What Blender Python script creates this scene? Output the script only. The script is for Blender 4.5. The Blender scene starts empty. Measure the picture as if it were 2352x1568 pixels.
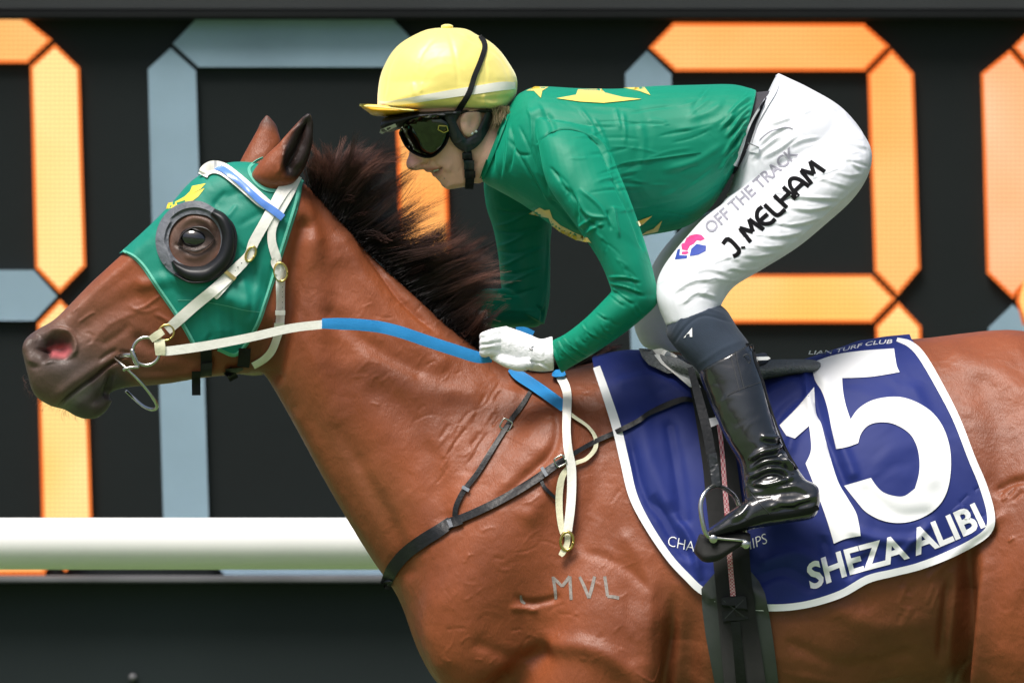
import bpy, bmesh, math, random
import numpy as np
from mathutils import Vector
from mathutils.bvhtree import BVHTree
from mathutils.geometry import delaunay_2d_cdt
random.seed(7); RNG = np.random.default_rng(7)
sc = bpy.context.scene
COL = sc.collection

# ---------------------------------------------------------------- camera
D, K, CX, CZ, H = 14.0, 1204.3, 1176.0, 784.0, 1.62
cd = bpy.data.cameras.new('camera'); cam = bpy.data.objects.new('camera', cd); COL.objects.link(cam)
cam.location = (0, -D, H); cam.rotation_euler = (math.radians(90), 0, 0)
cd.sensor_width = 36; cd.lens = 36 * D / (2352 / K); cd.clip_end = 3000
cd.dof.use_dof = True; cd.dof.focus_distance = D - 0.18; cd.dof.aperture_fstop = 9
sc.camera = cam
# ---------------------------------------------------------------- world, sun, exposure
SUN_EL, SUN_AZ = 65, 214      # elevation, compass azimuth of the sun (0=+y, clockwise)
w = bpy.data.worlds.new('World'); sc.world = w; w.use_nodes = True
nt = w.node_tree; bg = nt.nodes['Background']
sky = nt.nodes.new('ShaderNodeTexSky'); sky.sky_type = 'NISHITA'; sky.sun_disc = False
sky.sun_elevation = math.radians(SUN_EL); sky.sun_rotation = math.radians(SUN_AZ)
sky.air_density = 1.0; sky.dust_density = 6.0; sky.ozone_density = 1.0
nt.links.new(sky.outputs[0], bg.inputs[0]); bg.inputs[1].default_value = 0.078
sd = bpy.data.lights.new('sun', 'SUN'); sun = bpy.data.objects.new('sun', sd); COL.objects.link(sun)
sd.energy = 2.8; sd.angle = math.radians(24); sd.color = (1, .965, .92)
a, e = math.radians(SUN_AZ), math.radians(SUN_EL)
sdir = Vector((math.sin(a) * math.cos(e), math.cos(a) * math.cos(e), math.sin(e)))
sun.rotation_euler = sdir.to_track_quat('Z', 'Y').to_euler(); sun.location = (0, -3, 12)
sc.view_settings.view_transform = 'Standard'; sc.view_settings.look = 'None'
sc.view_settings.exposure = 0.65; sc.view_settings.gamma = 1

# ---------------------------------------------------------------- helpers
def P(x, z, y=0.0):
    s = (D + y) / D / K
    return ((x - CX) * s, y, H - (z - CZ) * s)
def toD(v):
    s = K * D / (D + v[:, 1])
    return v[:, 0] * s + CX, CZ - (v[:, 2] - H) * s
def CR(x0, y0, s):
    return lambda u, v, *r: ((x0 + u / s) * .9408, (y0 + v / s) * .9408) + r
c_head = CR(0, 200, 1.7425); c_muz = CR(0, 650, 3.92); c_ear = CR(400, 250, 3.92); c_brid = CR(350, 600, 3.92)
c_helm = CR(850, 40, 3.484); c_mane = CR(700, 330, 2.851); c_jer = CR(1100, 150, 2.09); c_bre = CR(1500, 150, 2.09)
c_boot = CR(1400, 800, 2.613); c_hind = CR(1900, 780, 1.768); c_breast = CR(900, 800, 2.24)
c_low = CR(850, 1200, 2.613); c_girth = CR(1600, 1100, 2.766); c_hand = CR(1150, 750, 5.2275)
def pm(f, *pts): return [f(*p) for p in pts]

def mat(name, col, rough=.5, metal=0, spec=.5, var=.12, vscale=8, bumps=(), attr=None, sheen=0, sheen_tint=None, coat=0, col2=None, vdetail=4, aniso=None):
    m = bpy.data.materials.new(name); m.use_nodes = True; n = m.node_tree; b = n.nodes['Principled BSDF']
    tc = n.nodes.new('ShaderNodeTexCoord'); co = tc.outputs['Object']
    if aniso:
        mp = n.nodes.new('ShaderNodeMapping'); mp.inputs['Scale'].default_value = aniso[0]; mp.inputs['Rotation'].default_value = aniso[1]
        n.links.new(co, mp.inputs[0]); co = mp.outputs[0]
    nz = n.nodes.new('ShaderNodeTexNoise'); nz.inputs['Scale'].default_value = vscale; nz.inputs['Detail'].default_value = vdetail
    n.links.new(tc.outputs['Object'], nz.inputs[0])
    mr = n.nodes.new('ShaderNodeMapRange'); mr.inputs[1].default_value = .3; mr.inputs[2].default_value = .7
    n.links.new(nz.outputs[0], mr.inputs[0])
    mx = n.nodes.new('ShaderNodeMix'); mx.data_type = 'RGBA'; mx.blend_type = 'MIX'
    n.links.new(mr.outputs[0], mx.inputs[0])
    c = tuple(col) + (1,) if len(col) == 3 else col
    if attr:
        at = n.nodes.new('ShaderNodeAttribute'); at.attribute_name = attr
        for k, f in ((6, 1 - var), (7, 1 + var)):
            mm = n.nodes.new('ShaderNodeMix'); mm.data_type = 'RGBA'; mm.blend_type = 'MULTIPLY'; mm.inputs[0].default_value = 1
            n.links.new(at.outputs['Color'], mm.inputs[6]); mm.inputs[7].default_value = (f, f, f, 1)
            n.links.new(mm.outputs[2], mx.inputs[k])
    else:
        mx.inputs[6].default_value = tuple(v * (1 - var) for v in c[:3]) + (1,)
        mx.inputs[7].default_value = tuple(v * (1 + var) for v in (col2 or c[:3])) + (1,)
    n.links.new(mx.outputs[2], b.inputs['Base Color'])
    b.inputs['Metallic'].default_value = metal; b.inputs['Specular IOR Level'].default_value = spec
    b.inputs['Sheen Weight'].default_value = sheen; b.inputs['Sheen Tint'].default_value = tuple(sheen_tint or (1, 1, 1)) + (1,); b.inputs['Coat Weight'].default_value = coat
    rr = n.nodes.new('ShaderNodeMapRange'); rr.inputs[3].default_value = rough * .85; rr.inputs[4].default_value = min(1, rough * 1.15)
    n.links.new(nz.outputs[0], rr.inputs[0]); n.links.new(rr.outputs[0], b.inputs['Roughness'])
    last = None
    for (kind, scale, dist) in bumps:
        if kind == 'noise' or kind == 'fold':
            t = n.nodes.new('ShaderNodeTexNoise'); t.inputs['Scale'].default_value = scale; t.inputs['Detail'].default_value = 5
            if kind == 'fold': t.inputs['Detail'].default_value = 1.5; t.inputs['Distortion'].default_value = 1.0
        elif kind == 'hair':
            t = n.nodes.new('ShaderNodeTexNoise'); t.inputs['Scale'].default_value = 1; t.inputs['Detail'].default_value = 2
            mp = n.nodes.new('ShaderNodeMapping'); mp.inputs['Scale'].default_value = (900, 300, 120); mp.inputs['Rotation'].default_value = (0, .7, 0)
            n.links.new(tc.outputs['Object'], mp.inputs[0]); n.links.new(mp.outputs[0], t.inputs[0])
        elif kind == 'wavez':
            t = n.nodes.new('ShaderNodeTexWave'); t.bands_direction = 'Z'; t.inputs['Scale'].default_value = scale
        elif kind == 'wavex':
            t = n.nodes.new('ShaderNodeTexWave'); t.bands_direction = 'X'; t.inputs['Scale'].default_value = scale
        elif kind == 'diag':
            t = n.nodes.new('ShaderNodeTexWave'); t.bands_direction = 'DIAGONAL'; t.inputs['Scale'].default_value = scale
        else:
            t = n.nodes.new('ShaderNodeTexVoronoi'); t.inputs['Scale'].default_value = scale
        if kind != 'hair': n.links.new(co, t.inputs[0])
        bp = n.nodes.new('ShaderNodeBump'); bp.inputs['Strength'].default_value = 1; bp.inputs['Distance'].default_value = dist
        n.links.new(t.outputs[0], bp.inputs['Height'])
        if last: n.links.new(last.outputs[0], bp.inputs['Normal'])
        last = bp
    if last: n.links.new(last.outputs[0], b.inputs['Normal'])
    return m

def tag(o, label=None, cat=None, group=None, kind=None):
    for k, v in (('label', label), ('category', cat), ('group', group), ('kind', kind)):
        if v: o[k] = v
    return o
def empty(name, loc, label, cat, group=None):
    o = bpy.data.objects.new(name, None); COL.objects.link(o); o.location = loc; o.empty_display_size = .1
    return tag(o, label, cat, group)
def link(name, me, m, parent=None, smooth=True):
    me.name = name; o = bpy.data.objects.new(name, me); COL.objects.link(o)
    if m is not None:
        me.materials.clear(); me.materials.append(m)
    if smooth: me.shade_smooth()
    if parent is not None:
        o.parent = parent; L = Vector((0, 0, 0)); p = parent
        while p is not None: L += p.location; p = p.parent
        o.location = -L
    return o
def mesh(v, f):
    me = bpy.data.meshes.new('m'); me.from_pydata([tuple(map(float, p)) for p in v], [], [tuple(q) for q in f]); me.update(); return me
def fix(me):
    bm = bmesh.new(); bm.from_mesh(me); bmesh.ops.recalc_face_normals(bm, faces=bm.faces); bm.to_mesh(me); bm.free(); return me

def cr(pts, n):
    p = np.array(pts, float); N = len(p)
    q = np.vstack([2 * p[0] - p[1], p, 2 * p[-1] - p[-2]]); out = []
    for i in range(N - 1):
        a, b, c, d = q[i], q[i + 1], q[i + 2], q[i + 3]
        for k in range(n):
            t = k / n
            out.append(.5 * ((2 * b) + (c - a) * t + (2 * a - 5 * b + 4 * c - d) * t * t + (3 * b - a - 3 * c + d) * t ** 3))
    out.append(q[-2]); return np.array(out)

def loft(st, n=6, seg=32, pear=0.0, ex=2.0):
    """stations (ax,az,bx,bz,w,y): a/b = the two silhouette points in photo units, w half depth (m), y centre depth."""
    S = cr([s if len(s) == 6 else tuple(s) + (0,) for s in st], n); V = []; F = []
    for s in S:
        ax, az, bx, bz, wd, y = s; wd = max(wd, .004)
        A = np.array(P(ax, az, y)); B = np.array(P(bx, bz, y)); c = (A + B) / 2; h = (A - B) / 2
        for k in range(seg):
            t = 2 * math.pi * k / seg; ct, stt = math.cos(t), math.sin(t)
            r1 = math.copysign(abs(ct) ** (2 / ex), ct); r2 = math.copysign(abs(stt) ** (2 / ex), stt)
            V.append(c + h * r1 + np.array((0, wd * r2 * (1 - pear * ct), 0)))
    m = len(S)
    for i in range(m - 1):
        for k in range(seg):
            k2 = (k + 1) % seg; F.append((i * seg + k, i * seg + k2, (i + 1) * seg + k2, (i + 1) * seg + k))
    F.append(tuple(range(seg))); F.append(tuple((m - 1) * seg + k for k in reversed(range(seg))))
    return V, F
def limb(pts, n=6, seg=20):
    """round limb: (x,z,y,r) along a path in photo units, r in metres"""
    S = cr(pts, n); V = []; F = []
    C = np.array([P(s[0], s[1], s[2]) for s in S]); T = np.gradient(C, axis=0); T /= np.linalg.norm(T, axis=1)[:, None] + 1e-9
    up = np.array((0, 1, 0.01))
    for c, t, s in zip(C, T, S):
        u = np.cross(t, up)
        if np.linalg.norm(u) < .2: u = np.cross(t, (1, 0, 0))
        u /= np.linalg.norm(u); v = np.cross(t, u); r = max(s[3], .0005)
        for k in range(seg):
            a = 2 * math.pi * k / seg; V.append(c + u * r * math.cos(a) + v * r * math.sin(a))
    m = len(S)
    for i in range(m - 1):
        for k in range(seg):
            k2 = (k + 1) % seg; F.append((i * seg + k, i * seg + k2, (i + 1) * seg + k2, (i + 1) * seg + k))
    F.append(tuple(range(seg))); F.append(tuple((m - 1) * seg + k for k in reversed(range(seg))))
    return V, F
def merge(parts):
    V = []; F = []
    for v, f in parts:
        o = len(V); V += list(v); F += [tuple(i + o for i in q) for q in f]
    return V, F
def union(parts, voxel, smooth=6):
    me = fix(mesh(*merge(parts))); o = bpy.data.objects.new('tmp', me); COL.objects.link(o)
    r = o.modifiers.new('r', 'REMESH'); r.mode = 'VOXEL'; r.voxel_size = voxel
    if smooth:
        s = o.modifiers.new('s', 'SMOOTH'); s.factor = .5; s.iterations = smooth
    dg = bpy.context.evaluated_depsgraph_get(); out = bpy.data.meshes.new_from_object(o.evaluated_get(dg))
    bpy.data.objects.remove(o); return out
def get(me):
    n = len(me.vertices); v = np.empty(n * 3, np.float32); me.vertices.foreach_get('co', v)
    N = np.empty(n * 3, np.float32); me.vertex_normals.foreach_get('vector', N)
    return v.reshape(-1, 3).astype(float), N.reshape(-1, 3).astype(float)
def put(me, v):
    me.vertices.foreach_set('co', v.astype(np.float32).ravel()); me.update()
def seg_dist(x, z, pts):
    best = np.full(x.shape, 1e9)
    if len(pts) == 1: return np.hypot(x - pts[0][0], z - pts[0][1])
    for (x0, z0), (x1, z1) in zip(pts[:-1], pts[1:]):
        dx, dz = x1 - x0, z1 - z0; L = dx * dx + dz * dz + 1e-9
        t = np.clip(((x - x0) * dx + (z - z0) * dz) / L, 0, 1)
        best = np.minimum(best, np.hypot(x - x0 - t * dx, z - z0 - t * dz))
    return best
def relief(me, strokes, both=False, ylim=None, lo=-1.0):
    """sculpt: each stroke (points, sigma, amplitude m) pushes the skin along its normal"""
    v, N = get(me); x, z = toD(v); side = -N[:, 1]
    if both: side = np.abs(N[:, 1])
    f = np.clip(side * 2.2, 0, 1)
    if ylim is not None: f *= (v[:, 1] < ylim)
    acc = np.zeros(len(v))
    for st_ in strokes:
        pts, sg, amp = st_[:3]
        if len(pts) > 2: pts = [tuple(q) for q in cr(pts, 5)]
        px = [p[0] for p in pts]; pz = [p[1] for p in pts]; m = 3.2 * sg
        idx = np.nonzero((x > min(px) - m) & (x < max(px) + m) & (z > min(pz) - m) & (z < max(pz) + m) & (f > 0))[0]
        if not len(idx): continue
        d = seg_dist(x[idx], z[idx], pts)
        # taper towards the ends so folds fade out
        tap = 1.0
        if len(pts) > 1 and sg < 14:
            L = math.hypot(px[-1] - px[0], pz[-1] - pz[0]) + 1e-6
            t = ((x[idx] - px[0]) * (px[-1] - px[0]) + (z[idx] - pz[0]) * (pz[-1] - pz[0])) / L / L
            tap = np.clip(np.minimum(t, 1 - t) * 5 + .15, 0, 1)
        if len(st_) > 3:
            L = math.hypot(px[-1] - px[0], pz[-1] - pz[0]); t = ((x[idx] - px[0]) * (px[-1] - px[0]) + (z[idx] - pz[0]) * (pz[-1] - pz[0])) / L / L
            tap = np.clip(t * 2.4, 0, 1) ** 1.3
        acc[idx] += amp * np.exp(-(d / sg) ** 2) * tap
    acc = np.where(acc < lo, lo + (acc - lo) * .08, acc)
    put(me, v + N * (acc * f)[:, None]); return me
def inpoly(x, z, poly):
    ins = np.zeros(np.shape(x), bool); n = len(poly)
    for i in range(n):
        x0, z0 = poly[i]; x1, z1 = poly[(i + 1) % n]
        c = ((z0 > z) != (z1 > z)); t = (x1 - x0) * (z - z0) / ((z1 - z0) if z1 != z0 else 1e-9) + x0
        ins ^= c & (x < t)
    return ins
def soft_in(x, z, poly, s):
    d = seg_dist(x, z, list(poly) + [poly[0]]); d = np.where(inpoly(x, z, poly), d, -d)
    return np.clip(d / s * .5 + .5, 0, 1)
def paint(me, base, patches, name='tint'):
    """pigment areas, in part with shade painted in: patches (polygon, softness, colour, strength)"""
    v, N = get(me); x, z = toD(v); c = np.tile(np.array(base + (1,), np.float32), (len(v), 1))
    for poly, s, colr, k in patches:
        if callable(poly): a = poly(v, N, x, z)
        else: a = soft_in(x, z, poly, s)
        a = (a * k)[:, None]; c[:, :3] = c[:, :3] * (1 - a) + np.array(colr) * a
    at = me.color_attributes.new(name, 'FLOAT_COLOR', 'POINT'); at.data.foreach_set('color', c.ravel().astype(np.float32))
def bvh(*mes):
    V = []; F = []
    for me in mes:
        v, _ = get(me); o = len(V); V += [tuple(p) for p in v]; F += [tuple(i + o for i in p.vertices) for p in me.polygons]
    return BVHTree.FromPolygons(V, F)
CAMP = Vector((0, -D, H))
def hit(T, x, z, dflt=None):
    d = (Vector(P(x, z, 0)) - CAMP).normalized()
    if T is None: return Vector(P(x, z, dflt if dflt is not None else 0)), d
    h = T.ray_cast(CAMP, d)
    if h[0] is None:
        if dflt is None: return None, d
        return Vector(P(x, z, dflt)), d
    return h[0], d
def resample(poly, step):
    out = []; n = len(poly)
    for i in range(n):
        a = np.array(poly[i]); b = np.array(poly[(i + 1) % n]); k = max(1, int(np.linalg.norm(b - a) / step))
        for j in range(k): out.append(tuple(a + (b - a) * j / k))
    return out
def smooth_closed(poly, n=5):
    p = [tuple(q) for q in poly]; N = len(p); out = []
    for i in range(N):
        a, b, c, d = (np.array(p[(i + k) % N], float) for k in (-1, 0, 1, 2))
        for k in range(n):
            t = k / n; out.append(tuple(.5 * ((2 * b) + (c - a) * t + (2 * a - 5 * b + 4 * c - d) * t * t + (3 * b - a - 3 * c + d) * t ** 3)))
    return out
def auto_smooth(poly, n=5, ang=38):
    out = []; N = len(poly)
    for i, p in enumerate(poly):
        a = np.array(poly[i - 1], float); b = np.array(p, float); c = np.array(poly[(i + 1) % N], float); u, v = b - a, c - b
        t = math.degrees(math.acos(max(-1, min(1, float(u @ v) / (np.linalg.norm(u) * np.linalg.norm(v) + 1e-9)))))
        out.append((tuple(p), t > ang))
    res = []
    for i in range(N):
        b, kb = out[i]; c, kc = out[(i + 1) % N]; a = b if kb else out[i - 1][0]; d = c if kc else out[(i + 2) % N][0]
        a, b, c, d = (np.array(q, float) for q in (a, b, c, d))
        for k in range(n):
            t = k / n; res.append(tuple(.5 * ((2 * b) + (c - a) * t + (2 * a - 5 * b + 4 * c - d) * t * t + (3 * b - a - 3 * c + d) * t ** 3)))
    return res
def patch(name, poly, T, m, parent=None, off=.001, thick=.002, puff=0, pw=20, step=7, rnd=True, y=None, ysm=0, nf=None):
    if rnd == 'auto': poly = auto_smooth(poly)
    elif rnd: poly = smooth_closed(poly)
    b = resample(poly, step); nb = len(b)
    xs = [p[0] for p in b]; zs = [p[1] for p in b]; pts = list(b)
    X, Z = np.meshgrid(np.arange(min(xs), max(xs), step), np.arange(min(zs), max(zs), step)); X = X + (np.arange(X.shape[0]) % 2)[:, None] * step / 2
    X = X.ravel(); Z = Z.ravel(); ok = inpoly(X, Z, b); X = X[ok]; Z = Z[ok]
    if len(X):
        dd = seg_dist(X, Z, b + [b[0]]); X = X[dd > step * .5]; Z = Z[dd > step * .5]
    pts += list(zip(X, Z))
    r = delaunay_2d_cdt([Vector(p) for p in pts], [], [list(range(nb))], 1, 1e-4)
    vv = [(p.x, p.y) for p in r[0]]; ff = r[2]
    ax = np.array([p[0] for p in vv]); az = np.array([p[1] for p in vv]); dist = seg_dist(ax, az, b + [b[0]])
    last = y if y is not None else -.1; O = []; I = []; hs = []
    for i, (px, pz) in enumerate(vv):
        h, d = hit(T, px, pz) if T is not None else (Vector(P(px, pz, y(px, pz) if callable(y) else y)), (Vector(P(px, pz, 0)) - CAMP).normalized())
        hs.append((h, d))
    hy = np.array([h.y if h is not None else np.nan for h, d in hs])
    bad = np.isnan(hy)
    if bad.any():
        g = ~bad
        for i in np.nonzero(bad)[0]:
            if g.any():
                j = np.nonzero(g)[0][np.argmin((ax[g] - ax[i]) ** 2 + (az[g] - az[i]) ** 2)]; hy[i] = hy[j]
            else: hy[i] = -.1
    for i, (px, pz) in enumerate(vv):
        t = min(1, dist[i] / pw); pf = puff * math.sqrt(max(0, 1 - (1 - t) ** 2))
        p = Vector(P(px, pz, hy[i])); d = hs[i][1]
        if nf: pf += nf(px, pz)
        O.append(p - d * (off + thick + pf)); I.append(p - d * (off))
    V = O + I; n = len(vv); F = [tuple(f) for f in ff] + [tuple(i + n for i in reversed(f)) for f in ff]
    cnt = {}
    for f in ff:
        for a_, b_ in zip(f, list(f[1:]) + [f[0]]): cnt[(a_, b_)] = cnt.get((a_, b_), 0) + 1
    for (a_, b_) in cnt:
        if (b_, a_) not in cnt: F.append((b_, a_, a_ + n, b_ + n))
    me = fix(mesh(V, F)); 
    o = link(name, me, m, parent); me.set_sharp_from_angle(angle=math.radians(50)); return o
def ribbon(name, pts, T, m, parent=None, off=.0015, thick=.0025, n=7, cols=5, y=None, curved=True, dome=0.0, ret=False, sy=3):
    """flat strap: (x,z,width[,y]) ; T=None uses the given depths"""
    S = cr([tuple(p) if len(p) > 3 else tuple(p) + (0 if y is None else y,) for p in pts], n) if curved else np.array([tuple(p) if len(p) > 3 else tuple(p) + (y or 0,) for p in pts])
    tan = np.gradient(S[:, :2], axis=0); tan /= np.linalg.norm(tan, axis=1)[:, None] + 1e-9; nor = np.stack([-tan[:, 1], tan[:, 0]], 1)
    R = len(S); Y = np.full((R, cols), np.nan); XY = np.zeros((R, cols, 2))
    for i in range(R):
        for j in range(cols):
            q = S[i, :2] + nor[i] * S[i, 2] * (j / (cols - 1) - .5); XY[i, j] = q
            if T is None: Y[i, j] = S[i, 3]
            else:
                h, d = hit(T, q[0], q[1]); Y[i, j] = h.y if h is not None else np.nan
    if T is not None:
        g = ~np.isnan(Y)
        for i in range(R):
            for j in range(cols):
                if not g[i, j]:
                    row = [Y[i, k] for k in range(cols) if g[i, k]]
                    if row: Y[i, j] = row[0]
                    else:
                        for k in range(1, R):
                            c = [Y[q, j] for q in (i - k, i + k) if 0 <= q < R and not math.isnan(Y[q, j])]
                            if c: Y[i, j] = c[0]; break
                        else: Y[i, j] = -.1
        for _ in range(sy):
            Yp = np.vstack([Y[:1], Y, Y[-1:]]); Y = np.minimum(Y, (Yp[:-2] + Yp[1:-1] + Yp[2:]) / 3)
    V = []; F = []
    for i in range(R):
        for lay in (0, 1):
            for j in range(cols):
                q = XY[i, j]; p = Vector(P(q[0], q[1], Y[i, j])); d = (p - CAMP).normalized()
                t = (j / (cols - 1) - .5) * 2; V.append(p - d * (off + (thick + dome * (1 - t * t) if lay == 0 else 0)))
    c2 = cols * 2
    for i in range(R - 1):
        a, b = i * c2, (i + 1) * c2
        for j in range(cols - 1):
            F.append((a + j, a + j + 1, b + j + 1, b + j)); F.append((a + cols + j, b + cols + j, b + cols + j + 1, a + cols + j + 1))
        F.append((a, b, b + cols, a + cols)); F.append((a + cols - 1, a + c2 - 1, b + c2 - 1, b + cols - 1))
    F.append(tuple(list(range(cols)) + list(range(c2 - 1, cols - 1, -1)))); o = (R - 1) * c2
    F.append(tuple([o + j for j in range(cols)] + [o + j for j in range(c2 - 1, cols - 1, -1)]))
    if ret: return V, F
    me = fix(mesh(V, F)); ob = link(name, me, m, parent); me.set_sharp_from_angle(angle=math.radians(45)); return ob
def tube(name, pts, m, parent=None, closed=False, T=None, off=.003, seg=10, n=6):
    """wire: (x,z,y,r)"""
    if T is not None:
        q = []
        for p in pts:
            h, d = hit(T, p[0], p[1]); q.append((p[0], p[1], (h.y if h is not None else p[2]) - off, p[3]))
        pts = q
    if closed: pts = list(pts) + [pts[0], pts[1]]
    V, F = limb(pts, n=n, seg=seg); return link(name, fix(mesh(V, F)), m, parent)
def prism(poly, y0, y1):
    n = len(poly); V = [P(x, z, y0) for x, z in poly] + [P(x, z, y1) for x, z in poly]
    F = [tuple(range(n)), tuple(range(2 * n - 1, n - 1, -1))] + [(i, (i + 1) % n, (i + 1) % n + n, i + n) for i in range(n)]
    bm = bmesh.new(); bm.from_mesh(mesh(V, F)); bmesh.ops.recalc_face_normals(bm, faces=bm.faces); bmesh.ops.triangulate(bm, faces=bm.faces)
    me = bpy.data.meshes.new('pr'); bm.to_mesh(me); bm.free(); return me
def cut(src, poly, off, y0=-.7, y1=.7, rnd=True, op='INTERSECT'):
    """cloth shell: the body surface moved out by off, trimmed to an outline (both flanks)"""
    v, N = get(src); me = src.copy(); put(me, v + N * off)
    a = bpy.data.objects.new('a', me); b = bpy.data.objects.new('b', prism(resample(smooth_closed(poly) if rnd else poly, 12), y0, y1)); COL.objects.link(a); COL.objects.link(b)
    md = a.modifiers.new('b', 'BOOLEAN'); md.operation = op; md.object = b; md.solver = 'MANIFOLD'
    dg = bpy.context.evaluated_depsgraph_get(); out = bpy.data.meshes.new_from_object(a.evaluated_get(dg))
    if len(out.polygons) < 10:
        md.solver = 'EXACT'; dg.update(); out = bpy.data.meshes.new_from_object(a.evaluated_get(dg))
    bpy.data.objects.remove(a); bpy.data.objects.remove(b)
    while out.attributes.get('tint'): out.attributes.remove(out.attributes['tint'])
    return out
def text(name, s, path, up, T, m, parent, off=.0016, bold=0, shear=0, wide=1.0, fit=True, space=1.0, step=7):
    """letters laid on a surface: path = baseline points, up = cap-height vectors (photo units) at start and end"""
    cu = bpy.data.curves.new('t', 'FONT'); cu.body = s; cu.offset = bold; cu.resolution_u = 3; cu.shear = shear; cu.space_character = space
    o = bpy.data.objects.new('t', cu); COL.objects.link(o); dg = bpy.context.evaluated_depsgraph_get()
    me = bpy.data.meshes.new_from_object(o.evaluated_get(dg)); bpy.data.objects.remove(o)
    bm = bmesh.new(); bm.from_mesh(me); bmesh.ops.triangulate(bm, faces=bm.faces)
    xs = [v.co.x for v in bm.verts]; x0, x1 = min(xs), max(xs); cap = .729
    pth = cr(path, 12) if len(path) > 2 else np.array([np.array(path[0]) + (np.array(path[1]) - np.array(path[0])) * k / 12 for k in range(13)])
    L = np.concatenate([[0], np.cumsum(np.linalg.norm(np.diff(pth, axis=0), axis=1))]); Lt = L[-1]
    def mp(v):
        t = (v.x - x0) / (x1 - x0); s_ = t * Lt; bx = np.interp(s_, L, pth[:, 0]); bz = np.interp(s_, L, pth[:, 1])
        ux = up[0][0] * (1 - t) + up[1][0] * t; uz = up[0][1] * (1 - t) + up[1][1] * t
        return bx + ux * v.y / cap, bz + uz * v.y / cap
    for v in bm.verts:
        a_, b_ = mp(v.co); v.co = (a_, b_, 0)
    for _ in range(6):
        es = [e_ for e_ in bm.edges if e_.calc_length() > step]
        if not es: break
        bmesh.ops.subdivide_edges(bm, edges=es, cuts=1); bmesh.ops.triangulate(bm, faces=[f for f in bm.faces if len(f.verts) > 3])
    ys = []
    for v in bm.verts:
        h, d = hit(T, v.co.x, v.co.y); ys.append((h, d))
    good = [h.y for h, d in ys if h is not None]; av = sum(good) / max(1, len(good))
    for v, (h, d) in zip(bm.verts, ys):
        p = Vector(h) if h is not None else Vector(P(v.co.x, v.co.y, av)); v.co = p - d * off
    out = bpy.data.meshes.new(name); bm.to_mesh(out); bm.free(); bpy.data.meshes.remove(me)
    return link(name, out, m, parent, smooth=False)
def join_objs(name, objs, m, parent):
    V = []; F = []
    for o in objs:
        v, _ = get(o.data); b = len(V); V += [tuple(p) for p in v]; F += [tuple(i + b for i in p.vertices) for p in o.data.polygons]; bpy.data.objects.remove(o)
    ob = link(name, mesh(V, F), m, parent); ob.data.set_sharp_from_angle(angle=math.radians(45)); return ob
def ring(cx, cz, rx, rz, w, n=14, rot=0, y=None):
    out = []
    for k in range(n + 1):
        a = 2 * math.pi * k / n; c, s = math.cos(rot), math.sin(rot); u, v = rx * math.cos(a), rz * math.sin(a)
        out.append((cx + u * c - v * s, cz + u * s + v * c, w) + ((y,) if y is not None else ()))
    return out
def buckle(cx, cz, rx, rz, rot, T, m, parent, r=.0016, off=.006, name='buckle', y=-.1, sq=False):
    pts = []
    for k in range(16):
        a = 2 * math.pi * k / 16; u, v = math.cos(a), math.sin(a)
        if sq: u = math.copysign(abs(u) ** .4, u); v = math.copysign(abs(v) ** .4, v)
        u *= rx; v *= rz; pts.append((cx + u * math.cos(rot) - v * math.sin(rot), cz + u * math.sin(rot) + v * math.cos(rot), y, r))
    h = hit(T, cx, cz)[0] if T is not None else None
    yy = (h.y if h is not None else y) - off
    return tube(name, [(p[0], p[1], yy, p[3]) for p in pts], m, parent, closed=True, n=2, seg=8)

# ---------------------------------------------------------------- setting
m_turf = mat('turf', (.105, .17, .06), rough=.9, var=.4, vscale=1.5, bumps=(('noise', 60, .02),))
m_black = mat('board_paint', (.0105, .014, .015), rough=.8, spec=.2, var=.14, vscale=.9, bumps=(('noise', 3, .004),))
m_frame = mat('board_frame', (.006, .007, .008), rough=.6, spec=.2, var=.2, vscale=2)
m_lip = mat('board_sill', (.12, .12, .13), rough=.6, var=.3, vscale=3)
m_skirt = mat('board_skirt', (.016, .0215, .023), rough=.8, spec=.2, var=.35, vscale=1.4, vdetail=1)
m_unlit = mat('unlit_lamp_panel', (.27, .39, .49), rough=.6, spec=.2, var=.14, vscale=2.5, bumps=(('wavez', 55, .002),))
m_rail = mat('rail_paint', (.82, .82, .80), rough=.35, var=.02, vscale=5)

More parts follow.
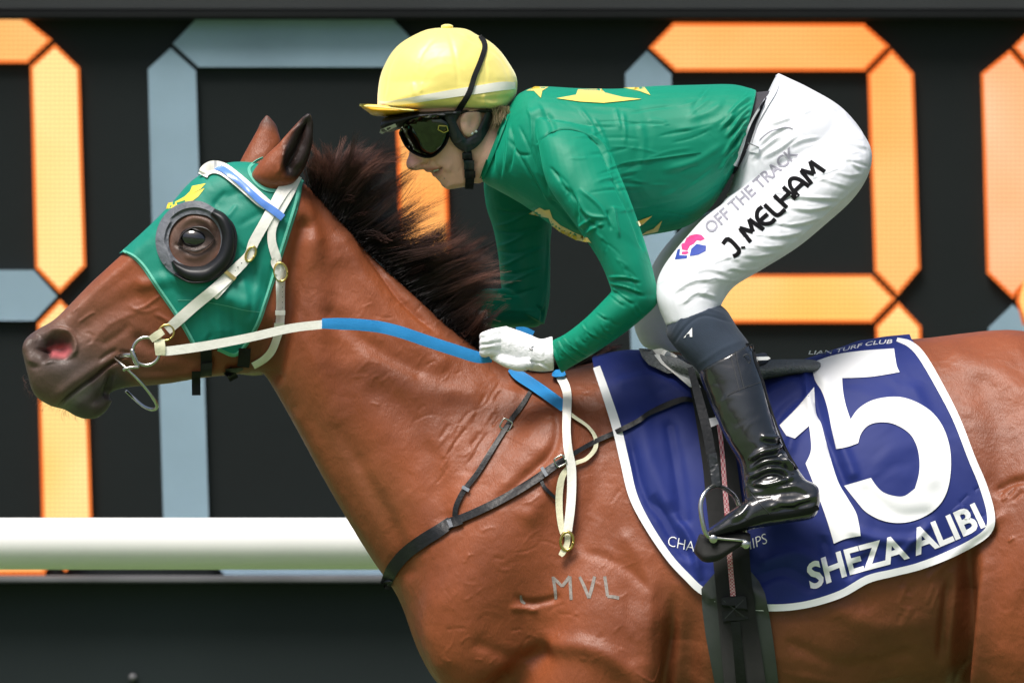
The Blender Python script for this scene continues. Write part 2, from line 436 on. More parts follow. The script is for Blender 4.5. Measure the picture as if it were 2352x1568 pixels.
def lamp_mat(name, c1, c2, s):
    m = bpy.data.materials.new(name); m.use_nodes = True; n = m.node_tree; b = n.nodes['Principled BSDF']
    b.inputs['Specular IOR Level'].default_value = .15; b.inputs['Base Color'].default_value = (.06, .03, .01, 1); b.inputs['Roughness'].default_value = .6
    tc = n.nodes.new('ShaderNodeTexCoord'); nz = n.nodes.new('ShaderNodeTexNoise'); nz.inputs['Scale'].default_value = 2.2
    n.links.new(tc.outputs['Object'], nz.inputs[0])
    mr = n.nodes.new('ShaderNodeMapRange'); mr.inputs[1].default_value = .35; mr.inputs[2].default_value = .65; n.links.new(nz.outputs[0], mr.inputs[0])
    mx = n.nodes.new('ShaderNodeMix'); mx.data_type = 'RGBA'; mx.inputs[6].default_value = c1 + (1,); mx.inputs[7].default_value = c2 + (1,)
    n.links.new(mr.outputs[0], mx.inputs[0]); n.links.new(mx.outputs[2], b.inputs['Emission Color'])
    wv = n.nodes.new('ShaderNodeTexWave'); wv.bands_direction = 'Z'; wv.inputs['Scale'].default_value = 25; n.links.new(tc.outputs['Object'], wv.inputs[0])
    wx = n.nodes.new('ShaderNodeTexWave'); wx.bands_direction = 'X'; wx.inputs['Scale'].default_value = 25; n.links.new(tc.outputs['Object'], wx.inputs[0])
    ad = n.nodes.new('ShaderNodeMath'); ad.operation = 'MULTIPLY_ADD'; ad.inputs[1].default_value = .35; n.links.new(wx.outputs[0], ad.inputs[0])
    a2 = n.nodes.new('ShaderNodeMath'); a2.operation = 'MULTIPLY'; a2.inputs[1].default_value = .65; n.links.new(wv.outputs[0], a2.inputs[0]); n.links.new(a2.outputs[0], ad.inputs[2])
    vo = n.nodes.new('ShaderNodeMapRange'); vo.inputs[3].default_value = s * .62; vo.inputs[4].default_value = s * 1.35
    n.links.new(ad.outputs[0], vo.inputs[0]); n.links.new(vo.outputs[0], b.inputs['Emission Strength']); return m
L_yel = lamp_mat('lamp_amber_yellow', (1.0, .53, .13), (1.0, .70, .28), .74)
L_org = lamp_mat('lamp_amber_orange', (1.0, .38, .09), (1.0, .49, .16), .74)
L_mid = lamp_mat('lamp_amber_gold', (1.0, .48, .09), (1.0, .58, .20), .74)
L_pnk = lamp_mat('lamp_amber_pale', (1.0, .38, .15), (1.0, .52, .30), .74)
L_rim = lamp_mat('lamp_rim', (1.0, .16, .02), (1.0, .22, .04), .55)

# turf out to the horizon
me = mesh([(-1500, -400, 0), (1500, -400, 0), (1500, 2500, 0), (-1500, 2500, 0)], [(0, 1, 2, 3)])
tag(link('ground', me, m_turf, smooth=False), kind='structure')

def box(x0, x1, y0, y1, z0, z1, bev=0):
    V = [(x, y, z) for x in (x0, x1) for y in (y0, y1) for z in (z0, z1)]
    F = [(0, 1, 3, 2), (4, 6, 7, 5), (0, 4, 5, 1), (2, 3, 7, 6), (0, 2, 6, 4), (1, 5, 7, 3)]
    bm = bmesh.new(); bm.from_mesh(mesh(V, F)); bmesh.ops.recalc_face_normals(bm, faces=bm.faces)
    if bev: bmesh.ops.bevel(bm, geom=bm.edges, offset=bev, segments=2, affect='EDGES')
    me = bpy.data.meshes.new('b'); bm.to_mesh(me); bm.free(); return me
BY = 6.0
def bz(zd, y=BY): return P(0, zd, y)[2]
board = empty('scoreboard', (0, BY + .3, 0), 'large black racecourse scoreboard with amber and unlit grey segment digits behind the horse', 'scoreboard')
link('face_panel', box(-7, 7, BY, BY + .5, bz(1322), bz(-150)), m_black, board, False)
link('top_beam', box(-7.05, 7.05, BY - .05, BY + .55, bz(-150) + .002, bz(-150) + .3), m_frame, board, False)
for z in (8, 36):
    pass
link('header_rail', box(-7, 7, BY - .07, BY - .002, bz(44, BY - .07), bz(24, BY - .07), .006), m_frame, board, False)
link('header_panel', box(-7, 7, BY - .03, BY - .003, bz(19, BY - .07), bz(-140)), mat('header_paint', (.02, .024, .025), rough=.7, var=.2, vscale=2), board, False)
link('sill', box(-7, 7, BY - .12, BY - .002, bz(1337, BY - .12), bz(1324, BY - .12), .004), m_lip, board, False)
link('skirt', box(-7, 7, BY - .03, BY + .5, 0.0, bz(1339)), m_skirt, board, False)
for x in (305,):
    V, F = limb([(x, 1555, BY - .035, .012), (x, 1555, BY - .06, .010)], seg=12, n=2); link('bolt', fix(mesh(V, F)), m_lip, board)
def segm(poly, kind, y=BY):
    xs = sum(p[0] for p in poly) / len(poly); zs = sum(p[1] for p in poly) / len(poly)
    def plate(sh, dep, th):
        q = []
        n = len(poly)
        for i in range(n):      # inset each corner along the bisector
            a, b, c = (np.array(poly[(i + k) % n], float) for k in (-1, 0, 1))
            e1 = (b - a) / np.linalg.norm(b - a); e2 = (c - b) / np.linalg.norm(c - b)
            n1 = np.array((-e1[1], e1[0])); n2 = np.array((-e2[1], e2[0])); nn = n1 + n2; nn = nn / (1e-6 + max(.5, nn @ nn) / 2)
            if np.dot(np.array((xs, zs)) - b, n1) < 0: nn = -nn
            q.append(tuple(b + nn * sh))
        V = [P(x, z, y - dep) for x, z in q] + [P(x, z, y - dep + th) for x, z in q]
        F = [tuple(range(n)), tuple(range(2 * n - 1, n - 1, -1))] + [(i, (i + 1) % n, (i + 1) % n + n, i + n) for i in range(n)]
        return fix(mesh(V, F))
    if kind is None:
        link('unlit_segment', plate(2, .02, .018), m_unlit, board, False)
    else:
        o = link('lit_segment', plate(1.5, .02, .018), L_rim, board, False)
        link('lamp_panel', plate(9.5, .0235, .003), kind, o, False)
# digit A (left edge)
segm([(-420, 30), (45, 30), (123, 92), (64, 148), (-380, 148), (-440, 90)], L_org)
segm([(126, 98), (185, 155), (199, 612), (137, 676), (79, 616), (67, 152)], L_yel)
segm([(-420, 618), (78, 618), (134, 680), (80, 738), (-420, 738), (-470, 680)], None)
segm([(138, 684), (198, 745), (216, 1250), (150, 1316), (95, 1250), (83, 742)], L_yel)
segm([(-420, 1206), (88, 1208), (148, 1322), (110, 1321), (-420, 1321), (-470, 1262)], L_org) if False else segm([(-420, 1262), (70, 1262), (116, 1290), (104, 1321), (-420, 1321), (-450, 1290)], L_org)
segm([(-500, 98), (-440, 155), (-428, 612), (-478, 676), (-538, 616), (-552, 152)], L_yel)
# digit B
segm([(452, 40), (900, 40), (956, 98), (896, 157), (456, 157), (394, 101)], None)
segm([(392, 108), (452, 162), (466, 620), (408, 680), (350, 620), (338, 158)], None)
segm([(965, 108), (1022, 160), (1036, 620), (978, 682), (918, 622), (904, 162)], L_org)
segm([(416, 628), (915, 628), (972, 686), (918, 744), (418, 744), (360, 688)], None)
segm([(408, 692), (468, 750), (482, 1206), (425, 1268), (374, 1210), (360, 752)], None)
segm([(980, 692), (1040, 750), (1054, 1206), (998, 1268), (940, 1210), (926, 752)], L_org)
segm([(440, 1214), (940, 1214), (998, 1274), (975, 1321), (515, 1321), (470, 1274)], None)
# digit C
segm([(1546, 50), (1985, 52), (2046, 106), (1988, 166), (1550, 166), (1488, 110)], L_org)
segm([(1486, 114), (1544, 170), (1556, 630), (1500, 690), (1442, 630), (1434, 168)], None)
segm([(2048, 110), (2101, 168), (2116, 618), (2062, 682), (2006, 624), (1990, 170)], L_org)
segm([(1512, 628), (2003, 628), (2060, 686), (2004, 744), (1510, 744), (1458, 690)], L_mid)
segm([(1500, 694), (1560, 750), (1572, 1206), (1516, 1268), (1460, 1210), (1446, 752)], None)
segm([(2064, 690), (2118, 748), (2132, 1206), (2080, 1268), (2024, 1210), (2008, 748)], L_yel)
segm([(1530, 1214), (2020, 1214), (2080, 1274), (2030, 1321), (1530, 1321), (1480, 1274)], None)
# digit D (right edge)
segm([(2378, 52), (2830, 52), (2890, 108), (2830, 166), (2372, 166), (2324, 108)], L_pnk)
segm([(2320, 112), (2370, 168), (2382, 625), (2326, 688), (2264, 628), (2251, 168)], L_pnk)
segm([(2344, 632), (2830, 632), (2890, 690), (2830, 748), (2348, 748), (2332, 690)], L_yel)
segm([(2326, 696), (2384, 752), (2396, 1206), (2340, 1268), (2284, 1210), (2268, 752)], None)

# running rail
RY = 2.0; rz0 = P(0, 1248, RY)[2]; rr = 59.5 / K * (D + RY) / D
V, F = [], []
rail = empty('running_rail', (0, RY, 0), 'white rounded plastic running rail crossing behind the horse', 'rail')
for k, x in enumerate(np.linspace(-6, 6, 13)):
    for j in range(32):
        a = 2 * math.pi * j / 32; V.append((x, RY + rr * math.cos(a), rz0 + rr * math.sin(a)))
for k in range(12):
    for j in range(32): F.append((k * 32 + j, k * 32 + (j + 1) % 32, (k + 1) * 32 + (j + 1) % 32, (k + 1) * 32 + j))
F += [tuple(range(32)), tuple(12 * 32 + j for j in reversed(range(32)))]
link('rail_tube', fix(mesh(V, F)), m_rail, rail)
for x in (-4.6, 0.35, 5.0):      # legs lean out under the rail, clear of the frame
    V = [];F = []
    C = [(x, RY + .05, rz0 - rr), (x, RY + .35, rz0 - .35), (x, RY + .42, 0)]
    for c in C:
        for j in range(12):
            a = 2 * math.pi * j / 12; V.append((c[0] + .03 * math.cos(a), c[1] + .03 * math.sin(a), c[2]))
    for k in range(2):
        for j in range(12): F.append((k * 12 + j, k * 12 + (j + 1) % 12, (k + 1) * 12 + (j + 1) % 12, (k + 1) * 12 + j))
    link('rail_post', fix(mesh(V, F)), m_rail, rail)

# ---------------------------------------------------------------- horse
m_coat = mat('bay_coat', (1, 1, 1), rough=.41, spec=.36, var=.22, vscale=7, vdetail=10, attr='tint',
             bumps=(('noise', 30, .0016), ('hair', 1, .0007), ('fold', 8, .0065), ('fold', 21, .002), ('fold', 55, .0006)))
HB = []
HB.append(loft([(50, 800, 66, 868, .02), (60, 776, 78, 905, .043), (86, 756, 108, 928, .054), (124, 734, 140, 938, .058), (162, 697, 200, 940, .053),
                (192, 666, 245, 905, .047), (216, 642, 292, 890, .05), (286, 578, 380, 882, .06), (345, 524, 465, 868, .074), (398, 471, 540, 860, .088),
                (450, 415, 600, 852, .094), (530, 378, 655, 800, .09), (640, 390, 720, 740, .078), (715, 440, 770, 690, .06)], seg=40, ex=2.3))
HB.append(loft([(640, 385, 600, 850, .06), (722, 432, 626, 890, .07), (800, 518, 680, 985, .085), (880, 608, 740, 1095, .098), (980, 697, 800, 1200, .115),
                (1080, 776, 862, 1300, .135), (1200, 845, 915, 1375, .165), (1300, 845, 955, 1490, .19), (1390, 818, 1010, 1590, .21)], seg=40, pear=.35))
HB.append(loft([(1230, 860, 985, 1530, .18), (1380, 820, 1090, 1640, .215), (1470, 806, 1300, 1720, .235), (1560, 834, 1500, 1745, .265), (1700, 868, 1700, 1745, .29),
                (1850, 832, 1880, 1705, .30), (2000, 785, 2050, 1625, .295), (2130, 772, 2190, 1610, .275), (2330, 752, 2310, 1580, .27), (2480, 790, 2450, 1480, .25),
                (2620, 870, 2580, 1400, .2), (2700, 1000, 2660, 1240, .1)], seg=44, pear=.22))
for s in (-1, 1):
    # shoulder, upper arm, fore legs
    HB.append(limb([(1350, 900, s * .03, .05), (1290, 1020, s * .075, .10), (1180, 1240, s * .105, .13), (1100, 1430, s * .115, .12), (1150, 1560, s * .12, .10)]))
    if s < 0:
        HB.append(limb([(1340, 1080, s * .03, .08), (1380, 1230, s * .09, .12), (1400, 1400, s * .15, .13), (1395, 1540, s * .18, .125), (1300, 1700, s * .17, .10), (1200, 1900, s * .15, .068), (1130, 2080, s * .15, .048), (1140, 2180, s * .15, .044),
                        (1160, 2360, s * .15, .030), (1180, 2530, s * .15, .036), (1140, 2620, s * .15, .034)]))
        HB.append(limb([(1142, 2610, s * .15, .04), (1110, 2690, s * .15, .055), (1095, 2725, s * .15, .06)], seg=14))
    else:
        HB.append(limb([(1390, 1350, s * .15, .12), (1300, 1560, s * .17, .12), (1120, 1690, s * .16, .085), (900, 1750, s * .15, .055), (850, 1790, s * .15, .05), (900, 1930, s * .15, .031),
                        (930, 2080, s * .15, .036), (960, 2150, s * .15, .033)]))
        HB.append(limb([(958, 2140, s * .15, .04), (990, 2210, s * .15, .055), (1000, 2240, s * .15, .058)], seg=14))
    # haunch and hind legs
    dx = 0 if s < 0 else 90
    HB.append(limb([(2440, 900, s * .06, .10), (2430, 1080, s * .12, .15), (2395, 1300, s * .165, .17), (2365, 1480, s * .185, .145), (2420 + dx, 1640, s * .18, .10), (2540 + dx, 1860, s * .16, .065),
                    (2620 + dx, 2030, s * .15, .052), (2600 + dx, 2140, s * .15, .045), (2560 + dx, 2350, s * .15, .034), (2540 + dx, 2500, s * .15, .038), (2500 + dx, 2600, s * .15, .034)]))
    HB.append(limb([(2504 + dx, 2590, s * .15, .04), (2475 + dx, 2680, s * .15, .055), (2460 + dx, 2722, s * .15, .06)], seg=14))
    # cheek
    HB.append(limb([(470, 640, s * .045, .05), (560, 690, s * .05, .055), (600, 745, s * .045, .045)], seg=16))
HB.append(limb([(150, 925, 0, .012), (178, 930, 0, .022), (208, 934, 0, .0245), (226, 925, 0, .022), (240, 905, 0, .02)]))
HB.append(limb([(2620, 870, 0, .05), (2720, 900, 0, .035), (2760, 1000, 0, .02)]))
me = union(HB, .0048, 8)
def lap(me, it, wfun, lam=.55):
    v, _ = get(me); E = np.empty(len(me.edges) * 2, np.int32); me.edges.foreach_get('vertices', E); E = E.reshape(-1, 2)
    wt = wfun(v, *toD(v))[:, None] * lam; deg = np.bincount(E.ravel(), minlength=len(v))[:, None]
    for _ in range(it):
        S = np.zeros_like(v)
        for k in range(3):
            S[:, k] = np.bincount(E[:, 0], v[E[:, 1], k], len(v)) + np.bincount(E[:, 1], v[E[:, 0], k], len(v))
        v = v + (S / deg - v) * wt
    put(me, v)
lap(me, 140, lambda v, x, z: np.clip((x + z * .35 - 1150) / 260, 0, 1) * np.clip((1750 - z) / 100, 0, 1) * .9)
lap(me, 30, lambda v, x, z: np.clip((x - 560) / 120, 0, 1) * np.clip((1750 - z) / 100, 0, 1))

bm = bmesh.new(); bm.from_mesh(me); bm.verts.ensure_lookup_table(); vv_, _ = get(me); hx, hz = toD(vv_); inh = ((hx < 640) & (hz < 1000)) | ((vv_[:, 1] < -.02) & (hx < 2390) & (hz < 1610) & (hx < 1560)) | ((vv_[:, 1] < -.02) & (hx > 1560) & (hx < 2390) & (hz > 1180) & (hz < 1610)) | ((vv_[:, 1] < -.02) & (hx > 2080) & (hx < 2390) & (hz < 1610))
bmesh.ops.subdivide_edges(bm, edges=[e_ for e_ in bm.edges if inh[e_.verts[0].index] and inh[e_.verts[1].index]], cuts=1, use_grid_fill=True)
bmesh.ops.triangulate(bm, faces=[f for f in bm.faces if len(f.verts) > 4]); bm.to_mesh(me); bm.free()
lap(me, 4, lambda v, x, z: (x < 2400).astype(float))
def arc(cx, cz, rx, rz, a0, a1, n=9):
    return [(cx + rx * math.cos(math.radians(a0 + (a1 - a0) * k / n)), cz + rz * math.sin(math.radians(a0 + (a1 - a0) * k / n))) for k in range(n + 1)]
HS = [  # (points, sigma, amplitude)
    # nostril bowl, flared rim, front wing
    ([(108, 788), (138, 797)], 25, -.036), ([(84, 792), (102, 806), (108, 830)], 9, -.014),
    (arc(123, 793, 50, 43, -125, 105), 7, .009), ([(80, 768), (62, 800), (74, 842)], 10, .007),
    ([(62, 800), (66, 830), (90, 848)], 7, -.003),
    ([(96, 770), (120, 757), (150, 762)], 6, .004),
    # mouth line and lips
    ([(128, 940), (150, 918), (180, 893), (215, 868), (250, 838), (288, 818)], 3.6, -.012),
    ([(120, 918), (165, 880), (215, 845), (260, 822)], 12, .004), ([(190, 925), (215, 905), (235, 880), (262, 850)], 12, .003),
    ([(242, 915), (250, 880), (258, 850)], 8, -.009), ([(185, 930), (212, 932)], 16, .007),
    ([(262, 826), (286, 836), (300, 850)], 6, -.004), ([(270, 802), (250, 812), (225, 830)], 5, -.003), ([(275, 806), (298, 812)], 4, -.004),
    # nasal bone, facial crest, hollows and folds of the face
    ([(150, 742), (220, 672), (300, 600), (380, 530)], 13, .004), ([(170, 768), (240, 720), (310, 680)], 22, -.006),
    ([(330, 655), (400, 640), (470, 660), (560, 700)], 15, .006), ([(230, 795), (270, 770), (300, 745)], 9, -.0025),
    ([(200, 800), (235, 760), (270, 735), (330, 710)], 6, .0012), ([(300, 712), (330, 705), (352, 690), (372, 676)], 4, .002), ([(290, 700), (330, 716), (370, 704)], 4, .001),
    ([(355, 720), (385, 735), (410, 750)], 5, .0022), ([(180, 740), (205, 722), (218, 716)], 3, .0016), ([(165, 720), (185, 705)], 3, .0014),
    ([(200, 760), (212, 775), (205, 790)], 5, -.002), ([(320, 780), (360, 800), (420, 820), (480, 830)], 16, -.006), ([(300, 870), (400, 862), (520, 848)], 10, .004),
    # eye: brow, socket
    ([(412, 520), (445, 502), (480, 512), (496, 535)], 8, .005), ([(440, 552), (462, 547)], 20, -.004), ([(420, 585), (450, 592), (480, 580)], 8, .003), ([(400, 560), (412, 566), (420, 562)], 4, -.003),
    ([(430, 570), (450, 576), (472, 568)], 3.5, .0025), ([(500, 470), (540, 450)], 22, -.008),
    # gullet: behind the jaw
    ([(700, 520), (680, 600), (664, 700), (645, 800), (628, 862)], 20, -.016), ([(640, 620), (632, 700), (622, 780), (596, 836)], 12, .008),
    ([(720, 560), (735, 680), (730, 820), (760, 960)], 26, .004), ([(770, 640), (780, 760), (790, 900), (830, 1040)], 36, -.006),
    ([(690, 960), (760, 1090), (840, 1230), (890, 1320)], 20, .004), ([(735, 900), (815, 1060), (900, 1210), (935, 1310)], 22, -.008, 1),
    # crest groove and neck muscles
    ([(815, 545), (850, 591), (876, 627), (903, 667), (932, 700), (1000, 762)], 7, -.007), ([(800, 500), (860, 570), (930, 660), (1010, 745)], 10, .004),
    ([(790, 560), (850, 660), (930, 760), (1010, 830)], 24, .006), ([(760, 720), (860, 800), (960, 850)], 20, -.005),
    ([(880, 900), (950, 980), (1000, 1100), (1020, 1180)], 30, -.006), ([(850, 830), (960, 900), (1080, 900)], 28, .005),
    # shoulder blade edge, hollows
    ([(1180, 905), (1160, 990), (1090, 1080), (1040, 1170)], 16, .004), ([(1240, 900), (1280, 950), (1272, 1030), (1210, 1090), (1130, 1160)], 13, -.008),
    ([(1300, 960), (1290, 1060), (1220, 1180)], 26, .007), ([(1380, 1000), (1370, 1120), (1330, 1240)], 24, -.005),
    ([(1020, 1230), (1000, 1330), (990, 1440), (1010, 1520)], 28, .006), ([(905, 1330), (925, 1400), (945, 1460)], 10, -.004),
    ([(1180, 1370), (1220, 1385), (1290, 1370)], 9, -.005), ([(1170, 1395), (1240, 1400)], 8, .004),
    ([(1240, 1500), (1190, 1540), (1130, 1600)], 26, -.014), ([(1280, 1480), (1360, 1490), (1430, 1530), (1480, 1600)], 24, .010), ([(1100, 1480), (1180, 1510), (1240, 1500)], 16, -.004),
    ([(1440, 1240), (1490, 1320), (1500, 1420)], 22, .006), ([(1590, 1340), (1580, 1470), (1575, 1660)], 34, -.022, 1), ([(1548, 1340), (1538, 1500), (1526, 1660)], 15, -.026, 1), ([(1480, 1300), (1482, 1500), (1475, 1640)], 32, .016, 1),
    ([(1330, 1260), (1430, 1300), (1500, 1360)], 12, -.003), ([(1475, 1585), (1500, 1610)], 5, .002), ([(1450, 1540), (1490, 1560), (1520, 1520)], 3, .0018), ([(1478, 1600), (1510, 1625), (1540, 1660)], 3, .0018),
    # flank, stifle fold, haunch
    ([(2222, 1180), (2226, 1320), (2216, 1460), (2203, 1600)], 20, -.040, 1), ([(2262, 1220), (2250, 1400), (2242, 1560)], 22, .014, 1),
    ([(2130, 1330), (2180, 1280), (2240, 1230), (2320, 1170)], 12, .006), ([(2180, 1320), (2170, 1420), (2160, 1520)], 12, -.010),
    ([(2260, 880), (2300, 1000), (2290, 1100)], 34, -.006), ([(2200, 820), (2290, 860), (2352, 900)], 26, .005), ([(2280, 1130), (2330, 1105), (2380, 1100)], 10, -.006),
    ([(1930, 1400), (2020, 1440), (2100, 1430)], 26, .005), ([(1820, 1480), (1950, 1530), (2080, 1500)], 16, -.004), ([(1800, 1545), (1950, 1568), (2090, 1545)], 10, .003),
]
for _ in range(34):   # long skin folds in front of the shoulder
    x = random.uniform(995, 1150); z = 1100 - (x - 995) * .8 + random.uniform(-95, 40); L = random.uniform(26, 66); a = math.radians(random.uniform(50, 60))
    HS.append(([(x, z), (x + L * .5 * math.cos(a) + random.uniform(-3, 3), z - L * .5 * math.sin(a)), (x + L * math.cos(a), z - L * math.sin(a))], random.uniform(3, 5), random.choice((-.0013, .0009))))
for _ in range(14):
    x = random.uniform(2160, 2330); z = random.uniform(1120, 1260); L = random.uniform(14, 36); a = math.radians(random.uniform(30, 60))
    HS.append(([(x, z), (x + L * math.cos(a), z - L * math.sin(a))], random.uniform(3, 5), random.choice((-.0022, .002))))
for _ in range(12):
    x = random.uniform(2060, 2140); z = random.uniform(1300, 1430); L = random.uniform(20, 50)
    HS.append(([(x, z), (x + L * .35, z - L)], random.uniform(4, 7), random.choice((-.0012, .0012))))
for _ in range(90):   # veins and small folds
    x, z = random.choice([(random.uniform(800, 1350), random.uniform(700, 1000)), (random.uniform(1000, 1480), random.uniform(1150, 1540))])
    L = random.uniform(20, 60); a = random.uniform(-1.1, .6); x1 = x + L * math.cos(a); z1 = z + L * math.sin(a)
    HS.append(([(x, z), ((x + x1) / 2 + random.uniform(-6, 6), (z + z1) / 2 + random.uniform(-6, 6)), (x1, z1)], random.uniform(2.4, 4.4), random.choice((.0008, -.0008, .0006))))
relief(me, HS, both=True)
bay = (.225, .060, .021); dark = (.016, .012, .011); muz = (.125, .082, .062)
SK = [
    ([(-50, 1568), (-50, 640), (150, 690), (290, 770), (400, 905), (200, 1000)], 120, muz, .9),
    ([(40, 760), (100, 750), (180, 800), (240, 830), (160, 900), (80, 870)], 40, (.06, .05, .047), .7),
    ([(140, 955), (150, 925), (215, 872), (270, 845), (300, 880), (240, 970), (190, 975)], 14, (.05, .048, .048), .85),
    ([(96, 782), (120, 768), (152, 778), (158, 800), (148, 818), (124, 824), (100, 815), (92, 800)], 12, (.03, .018, .018), .9),
    ([(112, 800), (128, 794), (160, 790), (163, 806), (150, 822), (118, 819)], 6, (.42, .10, .11), .9),
    ([(118, 945), (160, 905), (200, 880), (206, 892), (165, 930), (138, 950)], 12, (.22, .24, .19), .45),
    ([(375, 520), (400, 470), (450, 450), (510, 490), (520, 560), (490, 630), (430, 635), (380, 590)], 20, (.115, .068, .050), .95),
    ([(400, 562), (425, 525), (470, 512), (505, 535), (500, 560), (450, 582), (415, 576)], 18, (.022, .015, .013), .9),
    ([(380, 880), (420, 800), (640, 700), (700, 600), (720, 700), (640, 860)], 70, (.15, .045, .020), .8),
    ([(640, 400), (735, 440), (1100, 775), (1060, 800), (720, 470)], 12, (.10, .035, .018), .8),
    ([(1090, 770), (1160, 800), (1280, 830), (1420, 800), (1440, 850), (1300, 880), (1160, 850), (1090, 800)], 26, (.03, .018, .013), .9),
    ([(900, 1200), (870, 1240), (690, 950), (600, 860), (660, 850), (760, 960), (920, 1150)], 60, (.16, .07, .028), .5),  # darker brown neck underside: coat pigment plus painted-in shade
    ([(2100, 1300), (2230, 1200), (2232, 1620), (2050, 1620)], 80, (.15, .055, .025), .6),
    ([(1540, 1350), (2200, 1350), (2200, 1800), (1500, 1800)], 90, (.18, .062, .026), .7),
    ([(950, 2000), (1300, 2000), (1300, 2740), (700, 2740), (700, 1950)], 120, dark, .95),
    ([(2400, 2050), (2850, 2050), (2850, 2740), (2400, 2740)], 120, dark, .95),
]
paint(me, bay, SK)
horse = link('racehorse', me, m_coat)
tag(horse, 'bay racehorse with dark flying mane galloping left under the jockey', 'horse')
T_h = bvh(me)
horse_me = me

# ears
m_ear = m_coat
def ear(st, rl, pts, y):
    V, F = loft(st, seg=24); me = union([(V, F)], .0022, 3)
    if rl: relief(me, rl)
    paint(me, bay, pts); return link('ear', me, m_ear, horse)
ear([(596, 428, 640, 440, .022, -.045), (578, 408, 672, 422, .034, -.05), (586, 386, 690, 402, .035, -.055), (616, 352, 706, 372, .029, -.06), (648, 322, 717, 335, .022, -.063), (670, 296, 719, 305, .017, -.065),
     (690, 274, 719, 280, .011, -.066), (706, 260, 714, 262, .004, -.066)],
    [([(700, 290), (688, 330), (674, 365), (668, 385)], 17, -.022), ([(655, 335), (650, 370), (655, 400)], 4, .004), ([(640, 345), (655, 318), (690, 278), (712, 260)], 5, .003), ([(640, 400), (652, 350)], 6, .004), ([(690, 350), (702, 320)], 3, .003)],
    [([(706, 250), (730, 255), (730, 330), (712, 378), (682, 412), (655, 406), (645, 372), (652, 335), (672, 298)], 7, (.016, .010, .009), .98),
     ([(690, 270), (712, 250), (726, 270), (716, 300)], 14, (.02, .015, .014), .9)], 0)
ear([(545, 385, 640, 380, .03, .05), (556, 362, 640, 350, .028, .055), (576, 325, 646, 330, .024, .06), (590, 300, 640, 305, .018, .062), (598, 282, 634, 287, .012, .063), (611, 265, 618, 267, .004, .063)],
    [], [([(590, 290), (612, 258), (645, 290), (640, 300), (612, 285)], 14, (.05, .04, .038), .9)], 0)

# eye
m_eye = mat('eye', (.008, .008, .011), rough=.06, spec=.8, var=.1, coat=.6)
h, d = hit(T_h, 449, 548)
def ball(c, rx, ry, rz_, name, m, parent, rot=0):
    bm = bmesh.new(); bmesh.ops.create_uvsphere(bm, u_segments=32, v_segments=20, radius=1)
    for v in bm.verts:
        x, y, z = v.co.x * rx, v.co.y * ry, v.co.z * rz_; v.co = (c[0] + x * math.cos(rot) - z * math.sin(rot), c[1] + y, c[2] + x * math.sin(rot) + z * math.cos(rot))
    me = bpy.data.meshes.new(name); bm.to_mesh(me); bm.free(); return link(name, me, m, parent)
ball((h.x, h.y + .010, h.z), .0305, .020, .0215, 'eye', m_eye, horse, -.2)
m_lid = mat('eyelid_skin', (.016, .011, .010), rough=.4, var=.2, vscale=40)
ribbon('eyelid', [(408, 562, 2), (420, 537, 4), (446, 522, 5), (474, 526, 5), (492, 545, 2)], T_h, m_lid, horse, off=.003, thick=.004, dome=.002, cols=7)
ribbon('eyelid', [(408, 562, 1.5), (426, 571, 2.5), (450, 576, 3), (476, 566, 2.5), (492, 548, 1.5)], T_h, m_lid, horse, off=.003, thick=.003, dome=.002, cols=7)

# brand: grey freeze-branded hair
m_brand = mat('branded_hair', (.24, .21, .19), rough=.7, var=.35, vscale=180)
bo = []
for s in ([(1325, 685), (1318, 610), (1306, 540)], [(1306, 545), (1335, 572), (1365, 602)], [(1365, 602), (1390, 570), (1414, 538)], [(1414, 538), (1418, 610), (1422, 688)],
          [(1476, 540), (1505, 600), (1535, 676)], [(1535, 676), (1555, 610), (1572, 538)], [(1636, 538), (1646, 600), (1654, 664)], [(1654, 666), (1690, 668), (1728, 676)]):
    bo.append(ribbon('b', [c_low(u, v, random.uniform(6, 8)) for u, v in s], T_h, m_brand, horse, off=.0002, thick=.0006))
for i_, grp in enumerate((bo[:4], bo[4:6], bo[6:])): join_objs('brand_letter', grp, m_brand, horse)
ribbon('brand_scar', pm(c_low, (1100, 660, 4), (1108, 695, 7), (1130, 712, 4)), T_h, m_brand, horse, off=.0002, thick=.0005)

